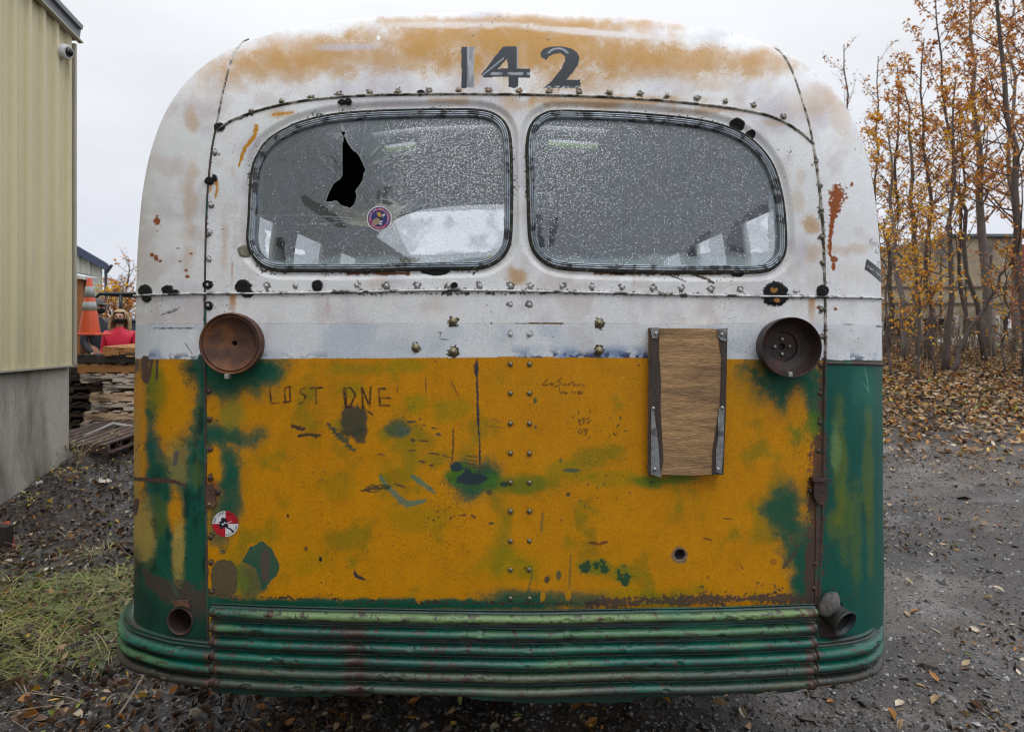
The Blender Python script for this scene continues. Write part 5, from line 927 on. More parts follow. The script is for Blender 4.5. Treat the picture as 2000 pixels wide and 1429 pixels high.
scatter('grass', 15000, area_grass, blade, [mat('grass_green', (.11, .18, .02), .5), mat('grass_straw', (.32, .27, .10), .55), mat('grass_olive', (.17, .19, .03), .5), mat('grass_brown', (.11, .07, .035), .6)], [.30, .28, .24, .18], seed=7)

# ---------------------------------------------------------------- left building: ribbed siding on a concrete wall
m_sid = mat('cream_ribbed_siding', (.62, .555, .35), .5, .10, 1.2, stretch=(1, 1, .25), fine=.04, fscale=90, col2=(.42, .37, .24), c2scale=1.6, c2lo=.55, c2hi=.8); m_conc = mat('stained_concrete', (.40, .375, .32), .85, .2, 1.3, bump=.35, bscale=26, stretch=(1, 1, .22), col2=(.14, .125, .10), c2scale=2.2, c2lo=.45, c2hi=.65, fine=.15, fscale=60)
m_roof = mat('grey_roof_metal', (.20, .21, .225), .45, .1, 6); m_trim = mat('cream_trim', (.40, .37, .29), .5, .1, 6)
WX = -4.838; WY = 7.50; SZ = 1.195
BL = empty('siding_building', (WX, WY, 0), 0, 'cream ribbed metal building on a bare concrete wall with a dome camera at its corner', 'building'); IB = Matrix.Translation((-WX, -WY, 0))
def pb(o): o.parent = BL; o.matrix_parent_inverse = IB; return o
def slope_z(y): return 4.80 + (7.5 - y) * .235 if y > -4 else 4.80 + 11.5 * .235 - (-4 - y) * .235
b = MB(); P = []; y = WY; rib = .205
prof = [(0, 0), (.004, -.06), (.034, -.06), (.040, .0), (.050, .035), (.090, .035), (.105, 0), (rib, 0)]
while y > -16:
    for d, h in prof[:-1]: P.append((WX + h, y - d))
    y -= rib
P.append((WX, y)); V = []; Fc = []
for (x, yy) in P: V += [(x, yy, SZ), (x, yy, slope_z(yy))]
for i in range(len(P) - 1): Fc.append((2 * i, 2 * i + 2, 2 * i + 3, 2 * i + 1))
pb(mk('siding', V, Fc, m_sid))
b = MB(); b.box((WX + .006, WY + .008, (SZ + 4.72) / 2), (.075, .03, 4.72 - SZ)); b.box((WX - .04, WY + .012, (SZ + 4.72) / 2), (.03, .03, 4.70 - SZ)); b.box((WX + .01, -4.25, SZ - .008), (.06, 23.45, .02)); pb(b.build('corner_trim', m_trim))
b = MB(); b.box((WX - 5.02, WY - .02, 3), (9.96, .05, 3.5)); pb(b.build('end_siding', m_sid))
b = MB(); b.box((WX - .16, -4.2, .2), (.26, 23.4, 1.95)); b.box((WX - 5.2, WY - .14, .2), (9.8, .26, 1.95)); pb(b.build('concrete_wall', m_conc))
b = MB()
for (ya, yb2) in ((WY + .04, -4), (-4, -16)):
    za, zb = slope_z(ya) + .02, slope_z(yb2) + .02; L_ = math.hypot(ya - yb2, za - zb); an = math.atan2(zb - za, ya - yb2); Rm = Matrix.Rotation(-an, 3, 'X')
    c_ = Vector((WX - 4.9, (ya + yb2) / 2, (za + zb) / 2)); b.box(c_ + Vector((0, 0, .10)), (10.0, L_, .05), Rm)
pb(b.build('roof', m_roof))
b = MB()
ya, yb2 = WY + .05, -4; za, zb = slope_z(ya), slope_z(yb2); L_ = math.hypot(ya - yb2, za - zb); Rm = Matrix.Rotation(-math.atan2(zb - za, ya - yb2), 3, 'X'); c_ = Vector((WX + .055, (ya + yb2) / 2, (za + zb) / 2))
b.box(c_ + Vector((0, 0, .06)), (.02, L_, .17), Rm); pb(b.build('rake_fascia', m_roof))
b = MB(); b.box(c_ + Vector((.008, 0, -.03)), (.05, L_ + .03, .018), Rm); b.box(c_ + Vector((-.05, 0, -.01)), (.09, L_, .02), Rm); pb(b.build('drip_edge', m_trim))
DC = empty('dome_camera', (WX, 7.30, 4.55), 0, 'white security dome camera under the roof edge of the cream building', 'camera'); Id = Matrix.Translation((-WX, -7.30, -4.55))
m_cw = mat('camera_white', (.62, .62, .62), .4, .05); m_cd = mat('camera_dome', (.015, .02, .025), .08, .05)
M = axes((WX + .03, 7.30, 4.55), (1, -.12, -.12)); b = MB(); b.lathe([(.078, -.03), (.080, .0), (.078, .06), (.070, .073), (.050, .076)], M, 32); o = b.build('housing', m_cw, DC, True); o.matrix_parent_inverse = Id; autosmooth(o, 40)
b = MB(); b.lathe([(.050, .074)] + [(.049 * math.cos(a), .074 + .049 * math.sin(a)) for a in np.linspace(0.05, 1.55, 8)], M, 24); o = b.build('dome', m_cd, DC, True); o.matrix_parent_inverse = Id

# ---------------------------------------------------------------- far building with a blue roof, left
FB = empty('gabled_building', (-15, 24, 0), 0, 'distant pale building with a slate blue gabled roof and a dark downpipe', 'building'); If = Matrix.Translation((15, -24, 0))
def pf(o): o.parent = FB; o.matrix_parent_inverse = If; return o
m_fs = mat('pale_green_siding', (.46, .48, .40), .6, .1, 2); m_br = mat('blue_roof', (.075, .11, .19), .45, .1, 3)
ex = Wp(212, 540, 24); zt_ = Wp(212, 520, 24).z; FB.location = (ex.x - .22, 24, 0); FB.rotation_euler = (0, 0, R(36)); pf = lambda o: (setattr(o, 'parent', FB), o)[1]
V = []; Fc = []; x = 0; P = []
while x > -12: P += [(x, 0), (x - .05, -.05), (x - .09, -.05), (x - .14, 0)]; x -= .32
for (x, y) in P: V += [(x, y, .0), (x, y, zt_ - .62 * max(x, -8) - .62 * (min(0, -8 - x) if x < -8 else 0))]
for i in range(len(P) - 1): Fc.append((2 * i, 2 * i + 2, 2 * i + 3, 2 * i + 1))
pf(mk('siding', V, Fc, m_fs)); b = MB(); b.box((-.05, 6, zt_ / 2), (.1, 11.9, zt_ - .1)); pf(b.build('side_wall', m_fs))
an = math.atan(.62); b = MB(); Rm = Matrix.Rotation(an, 3, 'Y'); b.box((-3.95, 5.9, zt_ + 3.95 * .62 + .12), (9.6, 12.1, .12), Rm); pf(b.build('roof', m_br))
b = MB(); b.box((-3.95, -.18, zt_ + 3.95 * .62 + .02), (9.65, .05, .22), Rm); pf(b.build('rake_trim', mat('dark_blue_trim', (.05, .07, .12), .5)))
b = MB(); b.tube([(.10, -.1, zt_ - .1), (.10, -.1, .0)], .05, 8); b.tube([(.28, -.2, zt_ + .05), (.10, -.1, zt_ - .25)], .05, 8); pf(b.build('downpipe', mat('dark_pipe', (.05, .05, .08), .5)))
b = MB(); b.box((-1.9, -.08, zt_ - .10), (3.2, .03, .05), Matrix.Rotation(.16, 3, 'Y')); b.box((-1.9, -.08, zt_ - .55), (3.2, .03, .05), Matrix.Rotation(.12, 3, 'Y')); pf(b.build('cable', mat('cable_grey', (.2, .2, .2), .6)))
# ---------------------------------------------------------------- timber kiosk
KY = 10.6; kx0 = Wp(120, 600, KY).x; kx1 = Wp(160, 600, KY).x
KS = empty('timber_shelter', ((kx0 + kx1) / 2, KY, 0), 0, 'orange brown timber shelter with a small white roof behind the traffic cone', 'shelter'); Ik = KS.matrix_basis.inverted(); Ik = Matrix.Translation((-(kx0 + kx1) / 2, -KY, 0))
def pk(o): o.parent = KS; o.matrix_parent_inverse = Ik; return o
m_ot = mat('orange_timber', (.32, .13, .045), .7, .3, 8, stretch=(6, 6, 1))
zr = Wp(150, 545, KY).z; b = MB()
for x in (kx0, kx1 - .04): 
    for y in (KY, KY + .14): b.box((x, y, zr / 2), (.09, .09, zr), bev=.005)
pk(b.build('post', m_ot)); b = MB()
for z in (.5, 1.1, 1.7, zr - .42): b.box(((kx0 + kx1) / 2, KY + .07, z), (kx1 - kx0, .2, .04))
pk(b.build('shelf', m_ot)); b = MB(); b.box(((kx0 + kx1) / 2, KY + .19, zr / 2), (kx1 - kx0, .02, zr)); pk(b.build('back_board', mat('dark_brown_board', (.05, .022, .014), .8)))
b = MB(); b.box(((kx0 + kx1) / 2 + .02, KY + .06, zr + .06), (kx1 - kx0 + .20, .34, .05), Matrix.Rotation(.2, 3, 'Y')); pk(b.build('roof', mat('white_sheet', (.62, .62, .62), .4)))

# ---------------------------------------------------------------- pallets
m_pw = [mat('pallet_wood_grey', (.64, .55, .46), .85, .3, 9, bump=.3, bscale=40, stretch=(1, 1, 8), col2=(.12, .10, .09), c2scale=3), mat('pallet_wood_tan', (.66, .47, .31), .8, .3, 9, bump=.3, bscale=40, stretch=(1, 1, 8), col2=(.20, .13, .09), c2scale=3), mat('pallet_wood_dark', (.060, .052, .050), .85, .35, 9, bump=.3, stretch=(1, 1, 8)), mat('pallet_wood_orange', (.42, .20, .07), .75, .3, 9, bump=.3, stretch=(1, 1, 8)), mat('pallet_wood_brown', (.085, .055, .042), .85, .35, 9, bump=.3, stretch=(1, 1, 8))]
def make_pallet(m, label, seed=0, notch=True, w_=1.2, d_=1.0):
    rs = random.Random(seed); t = empty('pallet', (0, 0, 0), 0, label, 'pallet', 'wooden pallets piled behind the bus'); b = MB()
    n = 8
    for i in range(n): b.box((-w_ / 2 + .06 + i * (w_ - .12) / (n - 1), rs.uniform(-.01, .01), .113), (rs.choice((.09, .10, .12)), d_ + rs.uniform(-.02, .02), .017), Matrix.Rotation(rs.uniform(-.01, .01), 3, 'Z'), bev=.002)
    b.build('deck', m, t)
    for y in (-d_ / 2 + .02, 0, d_ / 2 - .02):
        b = MB(); 
        if notch:
            b.box((0, y, .082), (w_, .038, .040)); 
            for x, l in ((-.5, .20), (0, .36), (.5, .20)): b.box((x, y, .0405), (l, .038, .043))
        else: b.box((0, y, .06), (w_, .038, .086), bev=.002)
        b.build('stringer', m, t)
    b = MB()
    for i in (-.54, -.27, .0, .27, .54): b.box((i * w_ / 1.2, 0, .009), (.09, d_, .017), bev=.002)
    b.build('bottom_board', m, t); return t
def put(t, x, y, z, rz=0, rx=0, ry=0): t.location = (x, y, z); t.rotation_euler = (rx, ry, rz)
names = ['lowest', 'second from the bottom', 'third from the bottom', 'fourth from the bottom', 'fifth from the bottom', 'sixth from the bottom', 'seventh from the bottom', 'eighth from the bottom']
PY = 9.3; g0_ = float(gz(-5, 9.3))
cols = [0, 1, 0, 1, 0, 1, 0, 0]; zc = Wp(200, 866, PY - .5).z; off = [.0, .05, -.02, .03, .12, .10, .28, .08, .10]
base = .02; x0 = Wp(168, 700, PY - .5).x + .6
zz = base
nm9 = ['lowest', 'second', 'third', 'fourth', 'fifth', 'sixth', 'seventh', 'eighth', 'ninth']
for i in range(8):
    t_ = make_pallet(m_pw[cols[i]], f"{'weathered grey' if cols[i] == 0 else 'tan'} pallet, {nm9[i]}{'' if i == 0 else ' from the bottom'} of the tall front stack", 20 + i, notch=(i % 2 == 0) or i > 6)
    put(t_, x0 + (off[i] if i < 7 else -.02) - .06, PY, zz, random.uniform(-.03, .03)); zz += .1235
t_ = make_pallet(m_pw[3], 'new orange pallet near the top of the tall front stack', 40, False); put(t_, x0 - .14, PY + .03, zz, .05); zz += .1235
t_ = make_pallet(m_pw[2], 'dark grey pallet below the tilted top pallet', 41, False); put(t_, x0 - .12, PY, zz, -.04); zz += .1235
t_ = make_pallet(m_pw[3], 'tilted orange brown pallet lying on top of the stack', 42, True); put(t_, x0 + .22, PY - .05, zz - .035, .10, R(1), R(3))
for i in range(8):
    t_ = make_pallet(m_pw[4 if i % 3 else 2], f"dark pallet, {nm9[i]}{'' if i == 0 else ' from the bottom'} of the rear stack by the wall", 60 + i); put(t_, x0 - 1.28, PY + .5, .08 + .1235 * i, random.uniform(-.05, .05))
t_ = make_pallet(m_pw[4], 'dark brown pallet lying tilted in front of the tall stack', 80, False); put(t_, Wp(212, 820, 8.2).x, 8.20, float(Wp(200, 852, 8.2).z) - .05, -.35, R(9), R(-3))
t_ = make_pallet(m_pw[4], 'dark rotten pallet on the ground under the tilted one', 81, False); put(t_, Wp(190, 820, 8.3).x, 8.35, float(Wp(200, 886, 8.2).z) + .0, -.28, 0, 0)
t_ = make_pallet(m_pw[2], 'black rotten pallet between two brown ones in front of the stack', 82, False); put(t_, Wp(194, 820, 8.3).x, 8.33, float(Wp(200, 868, 8.2).z) + .0, -.32, R(3), 0)
# traffic cone
cz = zz - .0; cp = Wp(174, 655, 8.85)
CN = empty('traffic_cone', (cp.x, 8.86, cp.z), 0, 'tall orange traffic cone with two grey reflective bands standing on the pallets', 'cone')
m_or = mat('cone_orange', (.62, .085, .02), .45, .08, 8); m_rf = mat('grey_reflective_band', (.36, .38, .38), .5, .1, 20)
b = MB(); b.box((0, 0, .015), (.36, .36, .03), bev=.008); b.build('base', m_or, CN); b = MB(); b.lathe([(.125, .03), (.120, .06), (.028, .735), (.022, .74), (.0001, .74)], None, 32); b.build('body', m_or, CN, True)
rr_ = lambda z: .120 - (z - .06) * (.092 / .675)
for z0, z1 in ((.325, .435), (.495, .635)):
    b = MB(); b.lathe([(rr_(z0) + .0005, z0), (rr_(z0) + .003, z0), (rr_(z1) + .003, z1), (rr_(z1) + .0005, z1)], None, 32); b.build('reflective_band', m_rf, CN, True)
# ---------------------------------------------------------------- debris on the left
b = MB(); p0 = Wp(163, 892, 8.0); p1 = Wp(216, 872, 8.3); p2 = Wp(256, 872, 8.3)
def og(o, label, cat_): return tag(o, label, cat_)
p0 = Vector((-5.05, 8.05, float(gz(-5.05, 8.05)) + .05)); b.tube([p0, Vector((p1.x, 8.35, float(gz(p1.x, 8.35)) + .16)), Vector((p1.x + .8, 8.4, float(gz(p1.x + .8, 8.4)) + .14))], .022, 10); og(b.build('bent_pipe', mat('grey_pipe', (.30, .29, .27), .6), None, True), 'bent pale grey pipe lying in front of the dark pallets', 'pipe')
def stake(px, py, d, L, tilt, az, r, m, label):
    p = Wp(px, py, d); p.z = float(gz(p.x, p.y)) - .02; b = MB(); dv = Vector((math.sin(tilt) * math.cos(az), math.sin(tilt) * math.sin(az), math.cos(tilt))); b.box(p + dv * L / 2, (r, r, L), dv.to_track_quat('Z', 'Y').to_matrix(), bev=.003); return og(b.build('stake', m), label, 'stake')
m_rs = mat('faded_red_paint', (.42, .09, .05), .7, .3, 30, col2=(.10, .06, .05), c2scale=20)
stake(27, 1056, 5.4, .24, -.25, 0, .035, m_rs, 'short red stake leaning beside the concrete wall'); stake(6, 1050, 5.35, .22, .05, 0, .09, mat('dark_post', (.03, .022, .02), .8), 'short dark post stub at the foot of the concrete wall')
def lump(name, x, y, s, m, label, cat_, seed, flat_=.5):
    bm = bmesh.new(); bmesh.ops.create_icosphere(bm, subdivisions=3, radius=1); rs = random.Random(seed); k1, k2, k3 = [rs.uniform(2, 4) for _ in range(3)]
    for v_ in bm.verts:
        c_ = v_.co; k = 1 + .22 * math.sin(k1 * c_.x + k2 * c_.y + seed) + .14 * math.sin(k3 * 2 * c_.z + k1 * 2 * c_.x); v_.co = Vector((c_.x * s[0], c_.y * s[1], c_.z * s[2])) * k
    me = bpy.data.meshes.new(name); bm.to_mesh(me); bm.free(); me.materials.append(m); o = bpy.data.objects.new(name, me); C.objects.link(o); o.location = (x, y, float(gz(x, y)) + s[2] * .4); return tag(o, label, cat_)
m_st = mat('pale_stone', (.30, .28, .26), .8, .3, 20, bump=.5); m_std = mat('dark_stone', (.06, .058, .056), .7, .3, 20, bump=.5)
lump('rock', -3.42, 5.0, (.09, .05, .035), m_std, 'flat dark grey rock in the mud left of the bus', 'rock', 1); lump('rock', -4.78, 6.9, (.03, .03, .03), m_st, 'small pale rock near the wall corner left of the bus', 'rock', 5)
m_pl = mat('crumpled_paper', (.55, .47, .40), .7, .2, 20, bump=.5); 
def paper(px, py, d, s, seed, label):
    rs = np.random.default_rng(seed); gx, gy = np.meshgrid(np.linspace(-1, 1, 7), np.linspace(-1, 1, 6)); z = np.abs(rs.normal(0, .22, gx.size)); x0_, y0_ = Wp(px, py, d).x, d; V = np.stack([x0_ + gx.ravel() * s + rs.normal(0, s * .12, gx.size), y0_ + gy.ravel() * s * .8 + rs.normal(0, s * .12, gx.size), float(gz(x0_, y0_)) + .02 + z * s * 1.6], 1)
    a, b_ = np.meshgrid(np.arange(5), np.arange(6), indexing='ij'); q = (a * 7 + b_).ravel(); o = mk('litter', V, np.stack([q, q + 1, q + 8, q + 7], 1), m_pl, None, True); o.modifiers.new('t', 'SOLIDIFY').thickness = .002; return tag(o, label, 'litter')
paper(202, 935, 7.0, .055, 3, 'crumpled pale paper litter on the mud below the pallets'); paper(94, 1118, 4.55, .028, 5, 'small white scrap of litter at the edge of the grass')
# dry weeds by the wall corner
m_wd = mat('dry_stalk', (.24, .17, .10), .7); m_wl = mat('weed_leaf', (.26, .26, .06), .6)
def weed(x, y, n, h, seed, label):
    rs = random.Random(seed); t = empty('dry_weed', (x, y, float(gz(x, y))), 0, label, 'weed'); b = MB(); l = MB()
    for i in range(n):
        a = rs.uniform(0, 6.28); L_ = h * rs.uniform(.5, 1); sp = rs.uniform(.1, .7); p = [Vector((rs.uniform(-.06, .06), rs.uniform(-.06, .06), -.02))]
        for k in range(5): p.append(p[-1] + Vector((math.cos(a) * sp * L_ / 5 * (1 + k * .3), math.sin(a) * sp * L_ / 5 * (1 + k * .3), L_ / 5 * (1 - k * .18))) + Vector((rs.gauss(0, .008), rs.gauss(0, .008), 0)))
        b.tube(p, [.0035, .003, .0026, .002, .0016, .001], 4)
        for k in (2, 3, 4, 5):
            if rs.random() < .4:
                q_ = p[k]; d = Vector((rs.gauss(0, 1), rs.gauss(0, 1), rs.gauss(0, .4))).normalized() * rs.uniform(.03, .06); s_ = d.cross(Vector((0, 0, 1))) * .35; l.add([q_, q_ + d * .5 + s_, q_ + d, q_ + d * .5 - s_], [(0, 1, 2, 3)])
    b.build('stems', m_wd, t); l.build('leaves', m_wl, t)
weed(-4.72, 7.45, 26, .5, 1, 'tangle of dry weeds at the corner of the concrete wall'); weed(-4.55, 7.0, 16, .35, 2, 'smaller clump of dry weeds just in front of the wall corner'); weed(-4.60, 6.5, 12, .22, 3, 'low weed with yellow green leaves at the foot of the wall'); weed(-4.5, 7.9, 14, .4, 4, 'brown weed stalks beside the bent pipe')

# ---------------------------------------------------------------- pickup with a rack, people
TR = empty('pickup_truck', (-4.1, 12.6, .20), 0, 'slate blue pickup with a black tube rack parked behind the pallets', 'pickup'); It = Matrix()
TR.scale = (1.2, 1.2, 1.2)
m_tb = mat('slate_blue_paint', (.06, .085, .12), .35, .1, 3); m_bk = mat('rack_black', (.012, .013, .016), .4); m_gl = mat('dark_window', (.03, .04, .05), .1, .05); m_ty = mat('tyre_rubber', (.02, .02, .02), .8)
# bed end to the left, cab to the right (towards +x)
b = MB(); b.box((-1.4, -.85, .98), (2.5, .06, .56), bev=.02); b.box((-1.4, .85, .98), (2.5, .06, .56), bev=.02); b.box((-2.62, 0, .98), (.06, 1.7, .56), bev=.02); b.box((-1.4, 0, .70), (2.5, 1.68, .05)); b.box((-1.4, -.85, 1.27), (2.52, .10, .05), bev=.015); b.build('bed', m_tb, TR)
b = MB(); b.box((.75, 0, 1.0), (1.75, 1.78, .66), bev=.06); b.box((2.2, 0, .95), (1.25, 1.74, .5), bev=.08); b.box((.65, 0, 1.62), (1.45, 1.5, .58), bev=.14); b.build('cab', m_tb, TR)
b = MB(); b.box((.65, -.755, 1.64), (1.1, .01, .36), bev=.004); b.box((.65, .755, 1.64), (1.1, .01, .36), bev=.004); b.box((1.37, 0, 1.62), (.02, 1.2, .36)); b.box((-.085, 0, 1.62), (.02, 1.2, .34)); b.build('window', m_gl, TR)
for x in (-1.7, 2.1):
    for y in (-.82, .82):
        b = MB(); M = axes((x, y, .36), (0, 1 if y > 0 else -1, 0)); b.lathe([(.2, -.11), (.33, -.12), (.36, -.08), (.36, .08), (.33, .12), (.2, .11)], M, 28); wq_ = b.build('wheel', m_ty, TR, True); b = MB(); b.lathe([(.2, .10), (.17, .06), (.06, .09), (.0001, .09)], M, 20); b.build('rim', m_steel, wq_, True)
b = MB(); b.box((2.85, 0, .62), (.1, 1.8, .16), bev=.03); b.box((-2.72, 0, .58), (.1, 1.7, .14), bev=.03); b.build('bumper', m_bk, TR)
b = MB()
for y in (-.80, .80):
    b.tube([(-2.60, y, 1.25), (-2.56, y, 1.52), (-2.44, y, 1.65), (-.3, y, 1.65)], .026, 8); b.tube([(-2.14, y, 1.25), (-2.14, y, 1.65)], .026, 8); b.tube([(-.35, y, 1.25), (-.3, y, 1.65)], .026, 8)
for x in (-2.44, -2.14, -.4): b.tube([(x, -.8, 1.65), (x, .8, 1.65)], .024, 8)
b.build('rack', m_bk, TR, True)
def skinned(name, nodes, edges, m, parent=None, sub_=2):
    me = bpy.data.meshes.new(name); me.from_pydata([n_[0] for n_ in nodes], edges, []); o = bpy.data.objects.new(name, me); C.objects.link(o)
    sk_ = o.modifiers.new('s', 'SKIN'); 
    for i, n_ in enumerate(nodes): me.skin_vertices[0].data[i].radius = (n_[1], n_[2] if len(n_) > 2 else n_[1])
    me.skin_vertices[0].data[0].use_root = True; sm_ = o.modifiers.new('d', 'SUBSURF'); sm_.levels = sub_; sm_.render_levels = sub_
    dg = bpy.context.evaluated_depsgraph_get(); nm_ = bpy.data.meshes.new_from_object(o.evaluated_get(dg)); o.modifiers.clear(); o.data = nm_; bpy.data.meshes.remove(me)
    nm_.materials.clear(); nm_.materials.append(m)
    for p in nm_.polygons: p.use_smooth = True
    if parent: o.parent = parent
    return o
m_skin = mat('skin', (.50, .27, .19), .5, .05); m_rj = mat('red_jacket', (.62, .01, .05), .55, .1, 20, bump=.3); m_jn = mat('dark_trousers', (.03, .035, .06), .8); m_hr = mat('blonde_curls', (.36, .25, .14), .6, .4, 60); m_mk = mat('black_mask', (.008, .008, .01), .8); m_cp = mat('grey_cap', (.10, .095, .09), .8); m_jb = mat('dark_jacket', (.022, .026, .034), .7)
def person(loc, rz, label, coat, female):
    H_ = 1.64 if female else 1.78; s = H_ / 1.75; t = empty('person', loc, rz, label, 'person'); 
    nd = [((0, 0, .95), .155, .11), ((0, -.01, 1.15), .145, .105), ((0, 0, 1.36), .17, .105), ((0, .01, 1.47), .062, .060), ((0, -.005, 1.54), .050, .054), ((0, -.012, 1.60), .068, .080), ((0, -.012, 1.67), .078, .095), ((0, -.002, 1.73), .060, .072)]
    ed = [(i, i + 1) for i in range(7)]
    for sx in (-1, 1):
        k = len(nd); nd += [((sx * .17, 0, 1.41), .058), ((sx * .22, .02, 1.13), .043), ((sx * .19, -.13, .93), .032), ((sx * .18, -.17, .87), .036, .020)]; ed += [(2, k), (k, k + 1), (k + 1, k + 2), (k + 2, k + 3)]
        for f in range(5):
            kk = len(nd); ox = (f - 2) * .016; nd += [((sx * .18 + ox, -.19, .82), .009), ((sx * .18 + ox * 1.1, -.19, .78 + abs(f - 2) * .006), .007)]; ed += [(k + 3, kk), (kk, kk + 1)]
        k = len(nd); nd += [((sx * .095, 0, .86), .092), ((sx * .105, -.01, .48), .058), ((sx * .11, .02, .10), .040), ((sx * .115, -.08, .035), .038, .03), ((sx * .118, -.15, .03), .033, .022)]; ed += [(0, k), (k, k + 1), (k + 1, k + 2), (k + 2, k + 3), (k + 3, k + 4)]
    nd = [(tuple(c * s for c in n_[0]),) + tuple(r * s for r in n_[1:]) for n_ in nd]
    o = skinned('body', nd, ed, m_skin, t)
    # nose, eyes, ears on the head
    b = MB(); b.lathe([(.0001, .028), (.009, .016), (.013, -.004), (.010, -.012), (.0001, -.014)], axes(Vector((0, -.098, 1.645)) * s, (0, -1, .35)), 10); b.build('nose', m_skin, t, True)
    for sx in (-1, 1):
        b = MB(); M = axes(Vector((sx * .030, -.094, 1.675)) * s, (0, -1, 0)); b.lathe([(.012, 0), (.010, .004), (.0001, .007)], M, 10); b.build('eye', m_mk, t, True); b = MB(); b.box(Vector((sx * .078, .0, 1.655)) * s, (.014, .03, .06), bev=.005); b.build('ear', m_skin, t, True)
    cn = [((0, 0, .90), .165, .125), ((0, -.01, 1.15), .165, .125), ((0, 0, 1.37), .18, .12), ((0, .005, 1.465), .085, .08), ((0, .0, 1.525), .070, .072)]; ce = [(0, 1), (1, 2), (2, 3), (3, 4)]
    for sx in (-1, 1):
        k = len(cn); cn += [((sx * .18, 0, 1.40), .072), ((sx * .225, .02, 1.13), .056), ((sx * .195, -.12, .945), .045)]; ce += [(2, k), (k, k + 1), (k + 1, k + 2)]
    skinned('jacket', [(tuple(c * s for c in n_[0]),) + tuple(r * s for r in n_[1:]) for n_ in cn], ce, coat, t)
    tn = [((0, 0, .93), .16, .12)]; te = []
    for sx in (-1, 1):
        k = len(tn); tn += [((sx * .10, 0, .84), .10), ((sx * .105, -.01, .48), .068), ((sx * .11, .02, .12), .052)]; te += [(0, k), (k, k + 1), (k + 1, k + 2)]
    skinned('trousers', [(tuple(c * s for c in n_[0]),) + tuple(r * s for r in n_[1:]) for n_ in tn], te, m_jn, t)
    b = MB(); b.lathe([(.066, -.050), (.076, -.03), (.083, .0), (.084, .016), (.079, .022)], Matrix.Translation(Vector((0, -.016, 1.612)) * s) @ Matrix.Scale(1.28, 4, (0, 1, 0)), 20); 
    V = [v for v in b.v]; keepf = [f for f in b.f if sum(V[i][1] for i in f) / 4 < -.050 * s]; us_ = sorted({i for f in keepf for i in f}); ix_ = {a: k for k, a in enumerate(us_)}; mk('face_mask', [V[a] for a in us_], [tuple(ix_[i] for i in f) for f in keepf], m_mk, t, True)
    rs = random.Random(5 if female else 6)
    if female:
        b = MB(); b.lathe([(.0001, .115), (.05, .106), (.082, .07), (.096, .02), (.096, -.03)], Matrix.Translation(Vector((0, .018, 1.665)) * s) @ Matrix.Scale(1.12, 4, (0, 1, 0)), 20)
        b.f = [f for f in b.f if sum(b.v[i][1] for i in f) / 4 > -.055 * s or sum(b.v[i][2] for i in f) / 4 > 1.755 * s]; b.mi = [0] * len(b.f)
        for i in range(120):
            a = rs.uniform(-.15, math.pi + .15); r0 = .092; L_ = rs.uniform(.26, .42); p = []; ph_ = rs.uniform(0, 6)
            for k in range(9):
                u_ = k / 8; rr2 = r0 * (1 + .55 * math.sin(u_ * 2.4)); p.append(Vector((math.cos(a) * rr2 + .012 * math.sin(ph_ + k * 1.7), .015 + math.sin(a) * rr2 * 1.0 + .012 * math.cos(ph_ + k * 1.7) - .03 * u_, 1.735 - u_ * L_)) * s)
            b.tube(p, [.010, .013, .014, .014, .014, .013, .012, .010, .005], 5)
        b.build('hair', m_hr, t, True)
    else:
        b = MB(); b.lathe([(.0001, .125), (.05, .118), (.085, .08), (.094, .03), (.094, .0)], Matrix.Translation(Vector((0, .005, 1.675)) * s) @ Matrix.Scale(1.15, 4, (0, 1, 0)), 20); b.box(Vector((0, -.145, 1.70)) * s, (.13, .11, .012), Matrix.Rotation(.15, 3, 'X'), bev=.005); b.build('cap', m_cp, t, True)
        b = MB(); b.lathe([(.092, .0), (.09, -.05), (.07, -.09)], Matrix.Translation(Vector((0, .02, 1.675)) * s), 20); V = b.v; mk('hair', V, [f for f in b.f if sum(V[i][1] for i in f) / 4 > .01], mat('dark_hair', (.05, .035, .025), .7), t, True)
    return t
wy = 9.98; p = Wp(234, 604, wy); person((p.x, wy, p.z - 1.67), R(16), 'person with long curly blonde hair, black face mask and red jacket', m_rj, True)
wy = 10.6; p = Wp(191, 583, wy); person((p.x, wy, p.z - 1.82), R(70), 'person in a grey cap and dark jacket turned to the right beside the cone', m_jb, False)

# ---------------------------------------------------------------- trees
m_bark = mat('grey_bark', (.17, .145, .13), .85, .35, 14, bump=.6, bscale=50, stretch=(1, 1, .3)); m_bkd = mat('dark_bark', (.085, .064, .055), .85, .35, 14, bump=.5, bscale=50)
def leafm(n, c):
    m = mat(n, c, .5, .25, 6); t = m.node_tree; p = t.nodes[m['p']]; o_ = [x for x in t.nodes if x.type == 'OUTPUT_MATERIAL'][0]; tr = N(t, 'ShaderNodeBsdfTranslucent'); tr.inputs[0].default_value = (min(1, c[0] * 1.3), min(1, c[1] * 1.25), c[2], 1); ms = N(t, 'ShaderNodeMixShader'); ms.inputs[0].default_value = .35
    t.links.new(p.outputs[0], ms.inputs[1]); t.links.new(tr.outputs[0], ms.inputs[2]); t.links.new(ms.outputs[0], o_.inputs[0]); return m
lt_ = [leafm('autumn_rust', (.46, .17, .04)), leafm('autumn_orange', (.60, .25, .03)), leafm('autumn_yellow', (.72, .43, .03)), leafm('autumn_brown', (.24, .10, .05)), leafm('autumn_gold', (.66, .35, .02))]
LV2 = np.array([(0, 0, 0), (.35, .30, .05), (1, 0, 0), (.35, -.30, .05)]); LF2 = np.array([(0, 1, 2), (0, 2, 3)])
